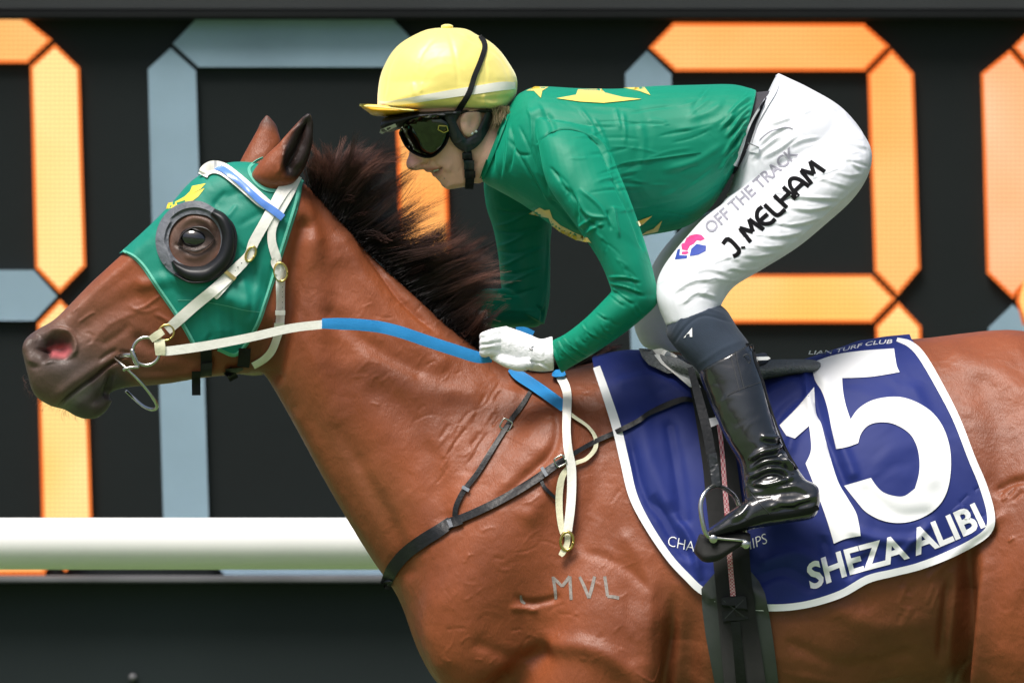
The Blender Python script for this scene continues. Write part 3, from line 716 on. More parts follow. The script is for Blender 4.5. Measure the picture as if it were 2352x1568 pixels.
# mane
def strands(name, guides, N, rad, m, parent, spread=.035, jit=10, seed=1, lmin=.6, wts=None, tone_=1.0, nseg=8, clump=28, tight=.75):
    """clumps of hair: each clump follows the guides with its own swing and length, its hairs close in on its tip"""
    g = np.random.default_rng(seed); G = np.array(guides, float); ng = len(G)
    V = []; F = []; C = []
    for ci in range(max(1, N // clump)):
        t = g.random() * (ng - 1) if wts is None else min(ng - 1.001, g.choice(len(wts), p=np.array(wts) / sum(wts)) + g.random()); k = int(t); f = t - k; R = G[k] * (1 - f) + G[k + 1] * f
        L0 = lmin + (1.05 - lmin) * g.random(); sw = g.normal(size=2) * jit; yc = g.normal() * spread; wv = g.normal(size=2) * jit * .4; ph = g.random() * 6; tone = (.6 + .8 * g.random()) * tone_
        for i in range(clump):
            o = g.normal(size=2) * jit * .9; L = L0 * (.75 + .35 * g.random()); fl = g.normal(size=2) * jit * .35
            root = R[0] + o * .8; mid = R[1] + sw * .7 + o * (1 - tight * .5); tip = R[2] + sw * 1.6 + o * (1 - tight) + fl + np.array((14, 5)) * g.random()
            y0 = g.normal() * .008; y1 = yc + g.normal() * .006; prev = len(V); ctl = 2 * mid - .5 * (root + tip)
            for s in range(nseg + 1):
                q = s / nseg * L; p = (1 - q) ** 2 * root + 2 * q * (1 - q) * ctl + q * q * tip + wv * math.sin(q * 7 + ph) * q
                c = np.array(P(p[0], p[1], y0 + (y1 - y0) * q)); w_ = rad * (1 - .8 * (s / nseg) ** 1.5)
                for a in (0, 2.1, 4.2): V.append(c + np.array((math.cos(a) * w_, math.sin(a) * w_ * .8, math.sin(a + .6) * w_))); C.append(q * tone)
            for s in range(nseg):
                b = prev + s * 3
                for a in range(3): F.append((b + a, b + (a + 1) % 3, b + 3 + (a + 1) % 3, b + 3 + a))
    me = mesh(V, F); at = me.color_attributes.new('tint', 'FLOAT_COLOR', 'POINT'); C = np.clip(np.array(C)[:, None], 0, 1.2) ** 1.6
    c = np.hstack([np.array((.009, .007, .007)) * (1 - C) + np.array((.20, .085, .060)) * C, np.ones((len(V), 1))]).astype(np.float32)
    at.data.foreach_set('color', c.ravel()); return link(name, me, m, parent)
m_hair2 = mat('horse_hair_roots', (1, 1, 1), rough=.8, spec=.1, var=.3, vscale=60, attr='tint')
m_hair = mat('horse_hair', (1, 1, 1), rough=.45, spec=.4, var=.3, vscale=60, attr='tint')
GM = [[(190, 370), (195, 250), (165, 140)], [(215, 400), (225, 270), (230, 120)], [(250, 430), (285, 280), (250, 110)], [(270, 445), (320, 270), (330, 160)], [(290, 470), (390, 250), (455, 50)], [(305, 485), (420, 260), (520, 90)],
      [(325, 505), (440, 300), (600, 130)], [(345, 530), (490, 310), (660, 95)], [(360, 550), (540, 330), (740, 120)], [(380, 575), (580, 390), (760, 190)], [(405, 600), (600, 440), (830, 240)], [(430, 620), (620, 480), (760, 330)],
      [(455, 650), (680, 540), (910, 330)], [(480, 680), (720, 590), (1020, 430)], [(510, 710), (740, 640), (900, 540)], [(545, 745), (760, 690), (960, 610)], [(580, 780), (790, 720), (1000, 630)], [(625, 820), (860, 740), (1080, 630)],
      [(680, 870), (940, 760), (1140, 620)], [(730, 920), (1020, 810), (1220, 640)], [(780, 970), (1080, 850), (1330, 660)], [(840, 1030), (1140, 900), (1400, 760)], [(900, 1090), (1180, 960), (1420, 860)], [(960, 1150), (1210, 1030), (1430, 930)],
      [(1030, 1220), (1220, 1100), (1400, 1010)], [(1100, 1290), (1240, 1170), (1370, 1070)], [(1180, 1360), (1290, 1260), (1360, 1150)], [(1280, 1430), (1320, 1340), (1345, 1240)], [(1335, 1490), (1345, 1420), (1345, 1330)]]
GM = [[c_mane(*p) for p in g] for g in GM]
WT = [1, 1, .9, .9, 1.1, 1.1, 1, .9, .7, .5, .3, .25, .1, .08, .08, .1, .2, .5, 1, 1.3, 1.4, 1.5, 1.5, 1.5, 1.3, 1.2, 1.1, 1]
strands('mane', GM, 6400, .00058, m_hair, horse, seed=3, jit=10, clump=38, tight=.80, lmin=.72, wts=WT)
strands('mane_fine', GM, 1900, .0005, m_hair, horse, seed=4, jit=12, clump=9, tight=.2, lmin=.5, wts=WT)
strands('mane_wisps', GM[:18], 420, .00042, m_hair, horse, seed=31, jit=12, clump=5, tight=.3, lmin=.85)
GS = [[((r[0]), (r[1] + 6)), (r[0] * .6 + m_[0] * .4, r[1] * .6 + m_[1] * .4), (r[0] * .28 + m_[0] * .72, r[1] * .28 + m_[1] * .72)] for r, m_, t in [tuple(map(np.array, g)) for g in GM]]
strands('mane_undercoat', GS, 4200, .0015, m_hair2, horse, spread=.02, jit=6, seed=5, lmin=.6, tone_=.3, tight=.2)
GX = [[(520, 680), (700, 480), (820, 215)], [(540, 690), (730, 540), (890, 320)], [(560, 700), (760, 600), (930, 395)], [(560, 700), (790, 590), (1035, 425)], [(580, 720), (810, 620), (1050, 475)], [(600, 740), (820, 660), (960, 600)], [(620, 780), (820, 720), (980, 690)], [(640, 800), (860, 740), (1060, 640)]]
strands('mane_flyaway', [[c_mane(*p) for p in g] for g in GX], 330, .00055, m_hair, horse, seed=41, jit=9, clump=7, tight=.75, lmin=.8)
GY = [[(230, 380), (240, 240), (170, 115)], [(270, 430), (300, 250), (250, 115)], [(300, 470), (380, 200), (460, 35)], [(320, 500), (430, 220), (520, 90)], [(350, 520), (480, 260), (665, 80)], [(370, 550), (520, 270), (745, 115)], [(400, 580), (560, 300), (800, 190)]]
strands('mane_tufts', [[c_mane(*p) for p in g] for g in GY], 900, .0005, m_hair, horse, seed=43, jit=10, clump=18, tight=.85, lmin=.9)
GW = [[(1100, 790), (1130, 775), (1165, 770)], [(1160, 830), (1200, 815), (1250, 815)], [(1230, 850), (1290, 830), (1350, 815)], [(1300, 850), (1350, 822), (1400, 790)], [(1350, 835), (1390, 805), (1425, 785)]]
strands('withers_hair', GW, 900, .0012, m_hair, horse, spread=.03, jit=6, seed=9)
GT = [[(2740, 930), (2850, 900), (2950, 1100)], [(2760, 990), (2860, 1050), (2960, 1300)], [(2760, 1010), (2840, 1150), (2900, 1450)]]
strands('tail', GT, 1500, .0018, m_hair, horse, spread=.05, jit=12, seed=11)
# whiskers on muzzle
GK = [[(60, 855), (52, 862), (46, 872)], [(72, 890), (60, 893), (54, 900)], [(100, 922), (88, 932), (84, 940)], [(220, 966), (224, 978), (222, 990)]]
strands('whiskers', GK, 90, .0003, m_hair, horse, spread=.03, jit=3, seed=12, clump=1)

# ---------------------------------------------------------------- tack on the horse
m_green = mat('hood_cloth', (.004, .20, .14), rough=.5, spec=.3, var=.08, vscale=9, sheen=.3, sheen_tint=(.1, .9, .7), bumps=(('fold', 14, .004), ('noise', 700, .0004)))
m_bind = mat('hood_binding', (.09, .42, .31), rough=.6, var=.1, vscale=60, bumps=(('noise', 400, .001),))
m_yel = mat('yellow_print', (.80, .62, .06), rough=.5, var=.05, vscale=20)
m_blk = mat('black_webbing', (.009, .010, .011), rough=.65, spec=.25, var=.2, vscale=40, bumps=(('noise', 500, .0006),))
m_leath = mat('black_leather', (.010, .011, .013), rough=.42, spec=.3, var=.2, vscale=60, bumps=(('noise', 160, .0008),))
m_wstrap = mat('white_strap', (.85, .84, .78), rough=.42, var=.06, vscale=30, bumps=(('noise', 180, .0006),))
m_cream = mat('cream_strap', (.72, .70, .50), rough=.45, var=.10, vscale=40, bumps=(('noise', 160, .0008),))
m_blue = mat('blue_rubber_rein', (.03, .34, .82), rough=.5, var=.06, vscale=30, bumps=(('diag', 260, .0010),))
m_blue2 = mat('blue_patent', (.10, .24, .66), rough=.25, var=.08, vscale=40, coat=.3)
m_brass = mat('brass', (.62, .48, .16), rough=.28, metal=1, var=.1, vscale=50)
m_steel = mat('steel', (.55, .56, .52), rough=.22, metal=1, var=.1, vscale=50)
m_cupgrey = mat('eyecup_cloth', (.11, .12, .14), rough=.6, var=.15, vscale=50, bumps=(('fold', 60, .003), ('noise', 400, .0005)))
m_cup = mat('eyecup_plastic', (.010, .011, .013), rough=.38, spec=.35, var=.2, vscale=30)

hood_poly = [(262, 572), (285, 580), (308, 592), (330, 615), (360, 660), (395, 710), (422, 752), (440, 785), (452, 800), (498, 800), (545, 817), (556, 806), (590, 752), (613, 690), (640, 605), (664, 530), (686, 460), (698, 410), (700, 385), (640, 335), (590, 310), (440, 330), (300, 450)]
hm = cut(horse_me, hood_poly, .005)
hm = cut(hm, [(380, 548), (396, 502), (440, 478), (484, 490), (514, 540), (500, 596), (452, 620), (402, 602)], 0, -.7, 0, op='DIFFERENCE')
relief(hm, [([(505, 470), (540, 455), (590, 440)], 9, .002), ([(545, 520), (580, 500), (630, 470)], 8, -.002), ([(548, 560), (575, 600), (590, 650)], 8, -.0026), ([(540, 590), (560, 650), (570, 720)], 9, .003),
            ([(530, 690), (536, 740), (540, 790)], 8, -.003), ([(500, 680), (505, 740), (508, 790)], 8, .003), ([(470, 700), (480, 750), (486, 790)], 7, -.0025), ([(600, 600), (590, 680), (575, 750)], 9, .0028),
            ([(370, 600), (385, 640), (420, 690)], 9, -.002), ([(520, 440), (500, 460), (490, 475)], 6, -.002), ([(545, 470), (530, 490), (520, 500)], 5, .002), ([(640, 560), (625, 620), (610, 690)], 6, -.002)])
hood = link('racing_hood', fix(hm), m_green); hood.data.set_sharp_from_angle(angle=math.radians(60))
tag(hood, "green cloth racing hood with yellow star print over the horse's head", 'hood')
T_hd = bvh(horse_me, hm)
ribbon('binding', [(282, 576, 7), (308, 590, 9), (332, 615, 10), (362, 660, 10), (397, 710, 10), (424, 752, 10), (446, 792, 10)], T_hd, m_bind, hood, off=.0005, thick=.002, dome=.001)
ribbon('binding', [(500, 802, 8), (545, 813, 9), (588, 752, 10), (611, 690, 10), (638, 605, 11), (662, 530, 12), (683, 460, 12), (690, 412, 11)], T_hd, m_bind, hood, off=.0005, thick=.002, dome=.001)
ribbon('ear_hole_binding', [(604, 362, 5), (586, 372, 6), (572, 388, 7), (582, 412, 7), (605, 432, 8), (635, 438, 8), (655, 430, 7)], T_hd, m_bind, hood, off=.0005, thick=.002)
ribbon('seam', pm(c_brid, (330, 520, 1.6), (480, 522, 1.6), (640, 545, 1.6), (820, 580, 1.6), (960, 615, 1.6), (1120, 635, 1.6)), T_hd, m_bind, hood, off=.0003, thick=.0006)
patch('star_print', pm(c_ear, (270, 800), (400, 775), (350, 830), (260, 880), (390, 820), (330, 900), (230, 975), (200, 970), (205, 935), (120, 960), (135, 1000), (20, 1020), (40, 960), (110, 950), (200, 900), (250, 850)), T_hd, m_yel, hood, off=.0004, thick=.0006, rnd=False, step=5)
# eye cup
patch_pts = ring(446, 552, 74, 76, 30, n=18)
ribbon('eye_cup_rim', [(x, z, 30 if x < 480 else 24) for x, z, w_ in patch_pts], T_hd, m_cupgrey, hood, off=.001, thick=.005, dome=.003, cols=7, n=4)
ribbon('eye_cup', [(488, 486, 18), (512, 505, 26), (525, 545, 30), (515, 592, 34), (480, 624, 36), (440, 628, 32), (410, 615, 22), (396, 600, 8)], T_hd, m_cup, hood, off=.004, thick=.012, dome=.010, cols=9, n=6)
ribbon('eye_cup_lip', [(493, 487, 5), (530, 510, 6), (542, 550, 6), (530, 604, 6), (490, 640, 6), (440, 648, 6), (400, 630, 5)], T_hd, m_cup, hood, off=.002, thick=.012, dome=.002, cols=5, n=6)
for pts, w_ in (([(600, 1000), (602, 1120), (600, 1245)], 26), ([(505, 1200), (505, 1330), (506, 1430)], 20), ([(970, 980), (965, 1080), (955, 1160)], 28), ([(800, 1190), (840, 1230), (870, 1280)], 22)):
    ribbon('chin_strap', [c_brid(u, v, w_) for u, v in pts], T_hd, m_blk, hood, off=.003, thick=.004)
patch('strap_buckle', pm(c_brid, (555, 1130), (660, 1115), (655, 1230), (545, 1260)), T_hd, m_leath, hood, off=.006, thick=.006, rnd=False)
patch('strap_buckle', pm(c_brid, (880, 1170), (945, 1165), (960, 1185), (900, 1215), (790, 1200), (780, 1180)), T_hd, m_leath, hood, off=.006, thick=.006, rnd=False)

# bridle
bridle = empty('bridle', P(450, 650, -.1), "white leather racing bridle with blue and white browband buckled on the horse's head", 'bridle')
ribbon('throat_lash', pm(c_ear, (1275, 700, 24), (1190, 880, 24), (1100, 1060, 20), (1040, 1200, 19), (1035, 1340, 20), (1080, 1500, 22)) + pm(c_brid, (1265, 160, 22), (1310, 260, 23), (1312, 400, 21), (1312, 560, 20), (1306, 760, 20), (1275, 890, 18), (1225, 1010, 18), (1150, 1090, 17), (1050, 1150, 16)), T_hd, m_wstrap, bridle, off=.002, thick=.004, n=5)
ribbon('far_throat_lash', pm(c_brid, (1140, 1190, 22, .05), (1040, 1195, 22, .03), (900, 1195, 14, .0), (660, 1180, 8, -.02)), None, m_cream, bridle, thick=.004)
ribbon('cheek_strap', pm(c_ear, (1250, 720, 30), (1150, 830, 28), (1060, 980, 25), (960, 1160, 24), (860, 1340, 24)) + pm(c_brid, (1010, 90, 22), (890, 220, 25), (700, 400, 25), (500, 565, 25), (330, 715, 25), (225, 810, 22)), T_hd, m_wstrap, bridle, off=.005, thick=.004, n=5)
ribbon('strap_end', pm(c_brid, (850, 290, 19), (770, 380, 20), (690, 470, 20), (672, 490, 16)), T_hd, m_wstrap, bridle, off=.003, thick=.003)
ribbon('browband', pm(c_ear, (372, 700, 22), (400, 650, 26), (470, 618, 29), (570, 640, 29), (700, 735, 29), (820, 840, 29), (920, 930, 29), (990, 985, 26)), T_hd, m_wstrap, bridle, off=.002, thick=.005, dome=.002)
ribbon('browband_trim', pm(c_ear, (400, 632, 11), (470, 610, 13), (570, 642, 14), (700, 740, 14), (820, 850, 14), (930, 950, 15), (1050, 1035, 17), (1140, 1105, 17)), T_hd, m_blue2, bridle, off=.009, thick=.003, dome=.001)
ribbon('keeper', pm(c_brid, (780, 240, 9), (880, 320, 9)), T_hd, m_brass, bridle, off=.010, thick=.0025, curved=False)
for (u, v, a, b, r, f, mm) in ((1028, 78, 10, 18, .45, c_brid, m_brass), (218, 830, 17, 19, .75, c_brid, m_brass), (1315, 250, 15, 21, -.15, c_brid, m_brass)):
    x, z = f(u, v); buckle(x, z, a, b, r, T_hd, mm, bridle, off=.012, r=.0022)
x, z = c_brid(1315, 250); patch('buckle_guard', [(x + 14 * math.cos(t), z + 20 * math.sin(t)) for t in np.linspace(0, 6, 10)], T_hd, m_wstrap, bridle, off=.008, thick=.003)
x, z = c_brid(1028, 78); patch('buckle_guard', [(x + 7 * math.cos(t), z + 14 * math.sin(t)) for t in np.linspace(0, 6, 10)], T_hd, m_wstrap, bridle, off=.008, thick=.003)
ribbon('keeper', pm(c_brid, (1262, 640, 11), (1358, 640, 11)), T_hd, m_wstrap, bridle, off=.007, thick=.003, curved=False)
ribbon('keeper', pm(c_brid, (1252, 758, 10), (1350, 758, 10)), T_hd, m_wstrap, bridle, off=.007, thick=.003, curved=False)
# strap holes
for u, v in ((905, 205), (880, 238), (940, 165)):
    x, z = c_brid(u, v); h, d = hit(T_hd, x, z); ball(h - d * .0095, .0011, .0008, .0011, 'punch_hole', m_leath, bridle)
for v in (345, 395, 440, 490, 540, 590):
    x, z = c_brid(1330, v); h, d = hit(T_hd, x, z); ball(h - d * .0062, .0009, .0006, .0009, 'punch_hole', m_leath, bridle)
# bit
bx, bz_ = c_muz(1400, 812)
bit = empty('bit', P(bx, bz_, -.075), "steel ring bit in the horse's mouth with a curved anti-rearing hoop", 'bit')
BYd = -.088
tube('bit_ring', [(bx + 31 * math.cos(a), bz_ + 32 * math.sin(a), BYd, .0034) for a in np.linspace(0, 2 * math.pi, 16)[:-1]], m_steel, bit, closed=True)
tube('bit_sleeve', pm(c_muz, (1262, 790, BYd, .0045), (1285, 870, BYd, .006), (1325, 970, BYd, .0045)), m_steel, bit)
tube('mouthpiece', pm(c_muz, (1285, 850, BYd, .005), (1190, 850, -.07, .005), (1120, 865, -.045, .004)), m_steel, bit)
tube('hoop_link', pm(c_muz, (1330, 965, BYd - .004, .0028), (1250, 968, BYd - .006, .003), (1185, 985, BYd - .004, .003), (1200, 1000, BYd, .002)), m_steel, bit)
tube('hoop', pm(c_muz, (1095, 880, -.055, .002), (1180, 950, -.08, .0028), (1290, 1050, -.085, .0030), (1400, 1170, -.08, .0032), (1485, 1290, -.07, .0034), (1500, 1350, -.05, .0034), (1450, 1368, -.02, .0034), (1370, 1335, .02, .003), (1280, 1260, .05, .003), (1205, 1190, .06, .003)), m_steel, bit)

# reins (lie along the neck into the jockey's hand)
reins = empty('reins', P(1100, 800, -.14), "white reins with blue rubber grip running from the bit to the jockey's gloved hand", 'reins')
RYv = -.135
ribbon('rein_strap', pm(c_brid, (150, 1005, 20, -.095), (260, 1003, 21, -.10), (600, 955, 21, -.115), (1000, 880, 20, -.125), (1400, 790, 20, -.13), (1725, 750, 20, -.135)), None, m_wstrap, reins, thick=.0035, n=10)
ribbon('rein_loop', pm(c_muz, (1525, 700, 24, -.098), (1530, 770, 25, -.100), (1535, 850, 22, -.098)), None, m_cream, reins, thick=.006)
ribbon('rein_loop', pm(c_muz, (1440, 700, 16, -.100), (1500, 660, 18, -.102), (1560, 620, 16, -.10)), None, m_cream, reins, thick=.005)
ribbon('rein_grip', pm(c_mane, (245, 1310, 23, -.136), (370, 1312, 27, -.138), (500, 1318, 27, -.139), (650, 1335, 27, -.14), (800, 1372, 27, -.145), (1000, 1440, 27, -.148), (1200, 1505, 27, -.15), (1330, 1545, 26, -.15), (1430, 1560, 14, -.15)), None, m_blue, reins, thick=.0045, n=10, dome=.001)
ribbon('rein_grip', pm(c_hand, (490, 785, 12, -.20), (600, 860, 25, -.195), (800, 990, 26, -.185), (1000, 1130, 26, -.18), (1190, 1270, 25, -.18)), T_hd, m_blue, reins, off=.008, thick=.0045, dome=.001)
ribbon('rein_grip', pm(c_hand, (570, 290, 14, -.10), (680, 300, 18, -.1), (790, 350, 18, -.1)), None, m_blue, reins, thick=.005)
patch('grip_end', pm(c_hand, (1040, 830), (1080, 795), (1190, 790), (1210, 860), (1180, 880), (1070, 888), (1030, 870)), T_hd, m_blue, reins, off=.02, thick=.01, rnd=False, puff=.004, pw=10)
ribbon('hanging_rein', pm(c_hand, (1140, 880, 21), (1200, 1000, 21), (1228, 1130, 20), (1222, 1350, 20)) + pm(c_breast, (1082, 560, 19), (1090, 660, 20), (1108, 760, 21), (1110, 880, 21), (1102, 1000, 21), (1085, 1130, 20)), T_hd, m_wstrap, reins, off=.012, thick=.003, n=6)
ribbon('rein_tail', pm(c_breast, (1060, 440, 10), (1130, 490, 8), (1200, 540, 7), (1240, 600, 9), (1238, 660, 10), (1190, 715, 9), (1120, 745, 10), (1065, 800, 14), (1045, 880, 16), (1042, 980, 16), (1052, 1080, 14), (1068, 1140, 12)), T_hd, m_cream, reins, off=.006, thick=.003, n=7)
x, z = c_breast(1085, 1165); buckle(x, z, 15, 21, .1, T_hd, m_brass, reins, off=.020, r=.003)
ribbon('strap_tip', pm(c_breast, (1088, 1130, 13), (1085, 1180, 13), (1062, 1225, 14), (1048, 1245, 10)), T_hd, m_cream, reins, off=.013, thick=.003)

# breastplate
bp = empty('breastplate', P(1000, 1180, -.15), 'black leather breastplate strap buckled round the chest of the horse', 'breastplate')
ribbon('chest_strap', pm(c_breast, (92, 1405, 26), (130, 1320, 29), (200, 1235, 30), (300, 1160, 30), (380, 1110, 29), (450, 1060, 26)), T_hd, m_leath, bp, off=.002, thick=.004)
ribbon('neck_strap', pm(c_breast, (900, 320, 8), (840, 420, 11), (780, 500, 11), (715, 600, 11), (650, 705, 12), (590, 800, 12), (520, 890, 12), (480, 970, 12), (470, 1030, 12)), T_hd, m_leath, bp, off=.002, thick=.003)
ribbon('loose_end', pm(c_breast, (935, 800, 7), (955, 860, 8), (1000, 910, 8), (1040, 945, 7)), T_hd, m_leath, bp, off=.004, thick=.002)
patch('strap_joint', pm(c_breast, (415, 1045), (495, 1020), (515, 1070), (435, 1098)), T_hd, m_leath, bp, off=.007, thick=.003, rnd=False)
patch('strap_joint_label', pm(c_breast, (425, 1050), (448, 1042), (462, 1085), (442, 1090)), T_hd, m_cupgrey, bp, off=.011, thick=.0005, rnd=False)
for u, v, a, b, r in ((752, 530, 12, 12, .5), (1048, 728, 12, 11, -.5)):
    x, z = c_breast(u, v); buckle(x, z, a, b, r, T_hd, m_steel, bp, off=.014 if u > 900 else .008, r=.0018, sq=True)
for u, v, r in ((530, 878, .5), (960, 785, -.5)):
    x, z = c_breast(u, v); ribbon('keeper', [(x - 9 * math.cos(r), z - 9 * math.sin(r), 8), (x + 9 * math.cos(r), z + 9 * math.sin(r), 8)] if u < 900 else [(x - 6, z - 10, 8), (x + 6, z + 10, 8)], T_hd, m_steel, bp, off=.016 if u > 900 else .006, thick=.001, curved=False)
patch('chest_buckle', pm(c_breast, (80, 1390), (95, 1370), (130, 1385), (115, 1430), (85, 1425)), T_hd, m_leath, bp, off=.007, thick=.006, rnd=False)

# saddle cloth
m_navy = mat('saddle_cloth', (.013, .025, .155), rough=.6, spec=.22, var=.10, vscale=5, sheen=.2, sheen_tint=(.15, .2, .9), bumps=(('fold', 7, .010), ('noise', 900, .0003)))
m_wht = mat('white_print', (.80, .81, .83), rough=.6, var=.03, vscale=10)
SC = [(1362, 835), (1388, 905), (1412, 980), (1430, 1060), (1448, 1140), (1482, 1210), (1530, 1285), (1572, 1330), (1612, 1366), (1680, 1395), (1770, 1403), (1850, 1396), (1930, 1372), (1995, 1336), (2050, 1322), (2110, 1308), (2180, 1282),
      (2245, 1248), (2280, 1218), (2283, 1175), (2265, 1110), (2240, 1050), (2205, 960), (2165, 880), (2125, 815), (2098, 785), (2060, 740), (1900, 700), (1500, 700), (1390, 760), (1366, 800)]
cm = cut(horse_me, SC, .010)
CS = [([(1470, 960), (1490, 1050), (1530, 1150)], 22, .004), ([(1540, 980), (1560, 1100), (1570, 1190)], 16, -.005), ([(1430, 880), (1500, 870), (1580, 910)], 16, .004), ([(1500, 1140), (1540, 1220), (1590, 1290)], 12, -.006),
      ([(1550, 1180), (1590, 1250), (1610, 1330)], 10, .005), ([(1860, 810), (1866, 880), (1890, 980), (1930, 1080), (1965, 1180)], 10, -.0035), ([(1848, 815), (1852, 880), (1872, 980), (1908, 1080)], 7, .004), ([(1895, 880), (1925, 1000), (1960, 1090)], 14, .005), ([(1840, 870), (1790, 890), (1740, 930)], 12, .005),
      ([(1850, 900), (1800, 940), (1770, 985)], 10, -.005), ([(1850, 950), (1820, 1010), (1810, 1050)], 12, .004), ([(1740, 1330), (1800, 1310), (1860, 1340)], 16, -.006), ([(1760, 1290), (1830, 1270), (1900, 1300)], 16, .005), ([(2100, 900), (2130, 1000), (2140, 1100)], 22, .003),
      ([(1990, 1130), (2060, 1180), (2130, 1180)], 16, -.003), ([(1960, 1220), (2030, 1240), (2100, 1240)], 14, .004), ([(1940, 1330), (1980, 1290), (2010, 1270)], 12, -.005), ([(1445, 1000), (1475, 1120), (1510, 1190)], 10, -.004),
      ([(1840, 815), (1870, 800), (1930, 785), (2000, 780)], 12, .010), ([(1860, 830), (1930, 812), (2010, 800)], 9, .004), ([(2060, 1280), (2110, 1230), (2140, 1200)], 10, .003), ([(1890, 1230), (1900, 1290), (1880, 1340)], 13, -.005), ([(1700, 1290), (1710, 1330), (1760, 1380)], 14, .005)]
CS = [(p, g_, a_ * 1.7) for p, g_, a_ in CS]
relief(cm, CS, lo=-.0065)
cloth = link('saddle_cloth', fix(cm), m_navy); cloth.data.set_sharp_from_angle(angle=math.radians(60))
tag(cloth, 'navy saddle cloth numbered 15 with white edging on the back of the horse', 'saddle cloth')
T_c = bvh(horse_me, cm)
full = horse_me.copy(); v_, n_ = get(full); put(full, v_ + n_ * .010); relief(full, CS, lo=-.0065); T_e = bvh(full); bpy.data.meshes.remove(full)
ribbon('edging', [(1370, 842, 17), (1392, 905, 19), (1416, 980, 21), (1435, 1060, 21), (1454, 1138, 20), (1488, 1206, 18), (1536, 1278, 17), (1578, 1324, 17), (1616, 1358, 17), (1680, 1386, 16), (1770, 1395, 16), (1850, 1388, 16), (1930, 1364, 17), (1992, 1330, 18), (2050, 1315, 17),
                   (2110, 1300, 17), (2178, 1274, 18), (2240, 1242, 18), (2272, 1214, 18), (2275, 1175, 18), (2257, 1112, 18), (2232, 1052, 17), (2197, 962, 17), (2157, 884, 18), (2118, 818, 18), (2090, 790, 15), (2060, 779, 9)], T_e, m_wht, cloth, off=.0006, thick=.0016, n=6, sy=1)
ribbon('side_strap', pm(c_breast, (470, 1055, 18), (600, 1000, 18), (750, 925, 18), (900, 835, 18), (1000, 765, 17), (1065, 725, 15), (1130, 682, 11), (1240, 620, 11), (1350, 570, 11), (1470, 510, 11)) + pm(c_boot, (480, 545, 11), (600, 490, 14), (700, 455, 12), (770, 462, 9)), T_c, m_leath, bp, off=.0055, thick=.003, n=5, sy=2)
one = pm(c_hind, (155, 290), (163, 400), (186, 450), (210, 540), (255, 690), (300, 770), (335, 830), (348, 880), (356, 932), (290, 945), (240, 966), (215, 880), (180, 780), (118, 620), (142, 558), (133, 458), (72, 512), (35, 500), (5, 455), (80, 380))
patch('number_one', one, T_c, m_wht, cloth, off=.0014, thick=.0008, rnd='auto', step=5)
five = pm(c_hind, (142, 186), (250, 150), (370, 133), (500, 124), (505, 160), (512, 200), (524, 226), (400, 246), (276, 252), (280, 310), (292, 370), (312, 430), (345, 385), (400, 350), (470, 334), (540, 336), (610, 362), (670, 405), (715, 470), (742, 560), (744, 660), (725, 750), (680, 815), (610, 858), (530, 876), (450, 866), (380, 830), (335, 780), (284, 716), (400, 682), (425, 718), (455, 745), (500, 760), (545, 760), (590, 728), (608, 660), (608, 590), (592, 530), (560, 485), (500, 450), (440, 442), (390, 455), (358, 490), (345, 532), (300, 548), (250, 558), (232, 480), (212, 380), (188, 310), (158, 260))
patch('number_five', five, T_c, m_wht, cloth, off=.0014, thick=.0008, rnd='auto', step=5)
text('horse_name', 'SHEZA ALIBI', pm(c_hind, (140, 1163), (300, 1100), (500, 1045), (700, 975), (895, 888)), [(-12, -58), (-26, -54)], T_c, m_wht, cloth, bold=.03, off=.0011)
text('race_lettering', 'CHAMPIONSHIPS', pm(c_boot, (598, 1388), (760, 1425), (930, 1445), (1100, 1420), (1238, 1372)), [(5, -25), (-5, -25)], T_c, m_wht, cloth, bold=-.012)
text('club_lettering', 'LIAN TURF CLUB', pm(c_hind, (130, 150), (230, 146), (330, 124), (410, 108), (490, 102)), [(3, -9), (4, -10)], T_c, m_wht, cloth, bold=.01)

# saddle: pad, seat, flap, girth, stirrup
saddle = empty('saddle', P(1640, 850, 0), 'small black racing saddle with webbing girth and steel stirrup over the navy cloth', 'saddle')
m_pad = mat('mesh_pad', (.15, .16, .165), rough=.8, var=.2, vscale=60, bumps=(('vor', 230, .003),))
m_fleece = mat('saddle_flap', (.78, .78, .76), rough=.6, var=.05, vscale=30)
m_web = mat('girth_webbing', (.012, .012, .013), rough=.6, var=.15, vscale=50, bumps=(('wavez', 190, .0012),))
m_rub = mat('girth_rubber', (.045, .052, .05), rough=.5, var=.15, vscale=20)
V1 = loft([(1496, 804, 1510, 850, .04), (1535, 814, 1560, 870, .11), (1650, 838, 1680, 890, .14), (1760, 826, 1770, 872, .13), (1860, 824, 1866, 862, .11), (1880, 822, 1884, 856, .09)])
link('saddle_pad', union([V1], .005, 3), m_pad, saddle)
V1 = loft([(1545, 812, 1550, 850, .05), (1580, 818, 1590, 860, .11), (1660, 826, 1670, 870, .13), (1740, 812, 1745, 860, .12), (1760, 808, 1765, 840, .08)])
link('saddle_seat', union([V1], .005, 3), m_leath, saddle)
ribbon('girth', pm(c_boot, (820, 330, 60), (880, 560, 74), (930, 850, 78), (960, 1100, 82), (1000, 1400, 86)) + pm(c_girth, (520, 800, 84), (550, 1100, 86), (585, 1400, 92), (610, 1620, 96), (630, 1800, 98)), T_c, m_web, saddle, off=.010, thick=.004, cols=9)
patch('girth_sleeve', pm(c_girth, (310, 930), (370, 860), (420, 800), (620, 790), (650, 820), (700, 880), (740, 960), (765, 1080), (785, 1200), (810, 1380), (840, 1640), (850, 1800), (430, 1800), (400, 1568), (340, 1250), (318, 1080)), T_c, m_rub, saddle, off=.003, thick=.006, rnd=False, step=10)
m_red = mat('stripe_red', (.45, .05, .08), rough=.7, var=.2, vscale=90)
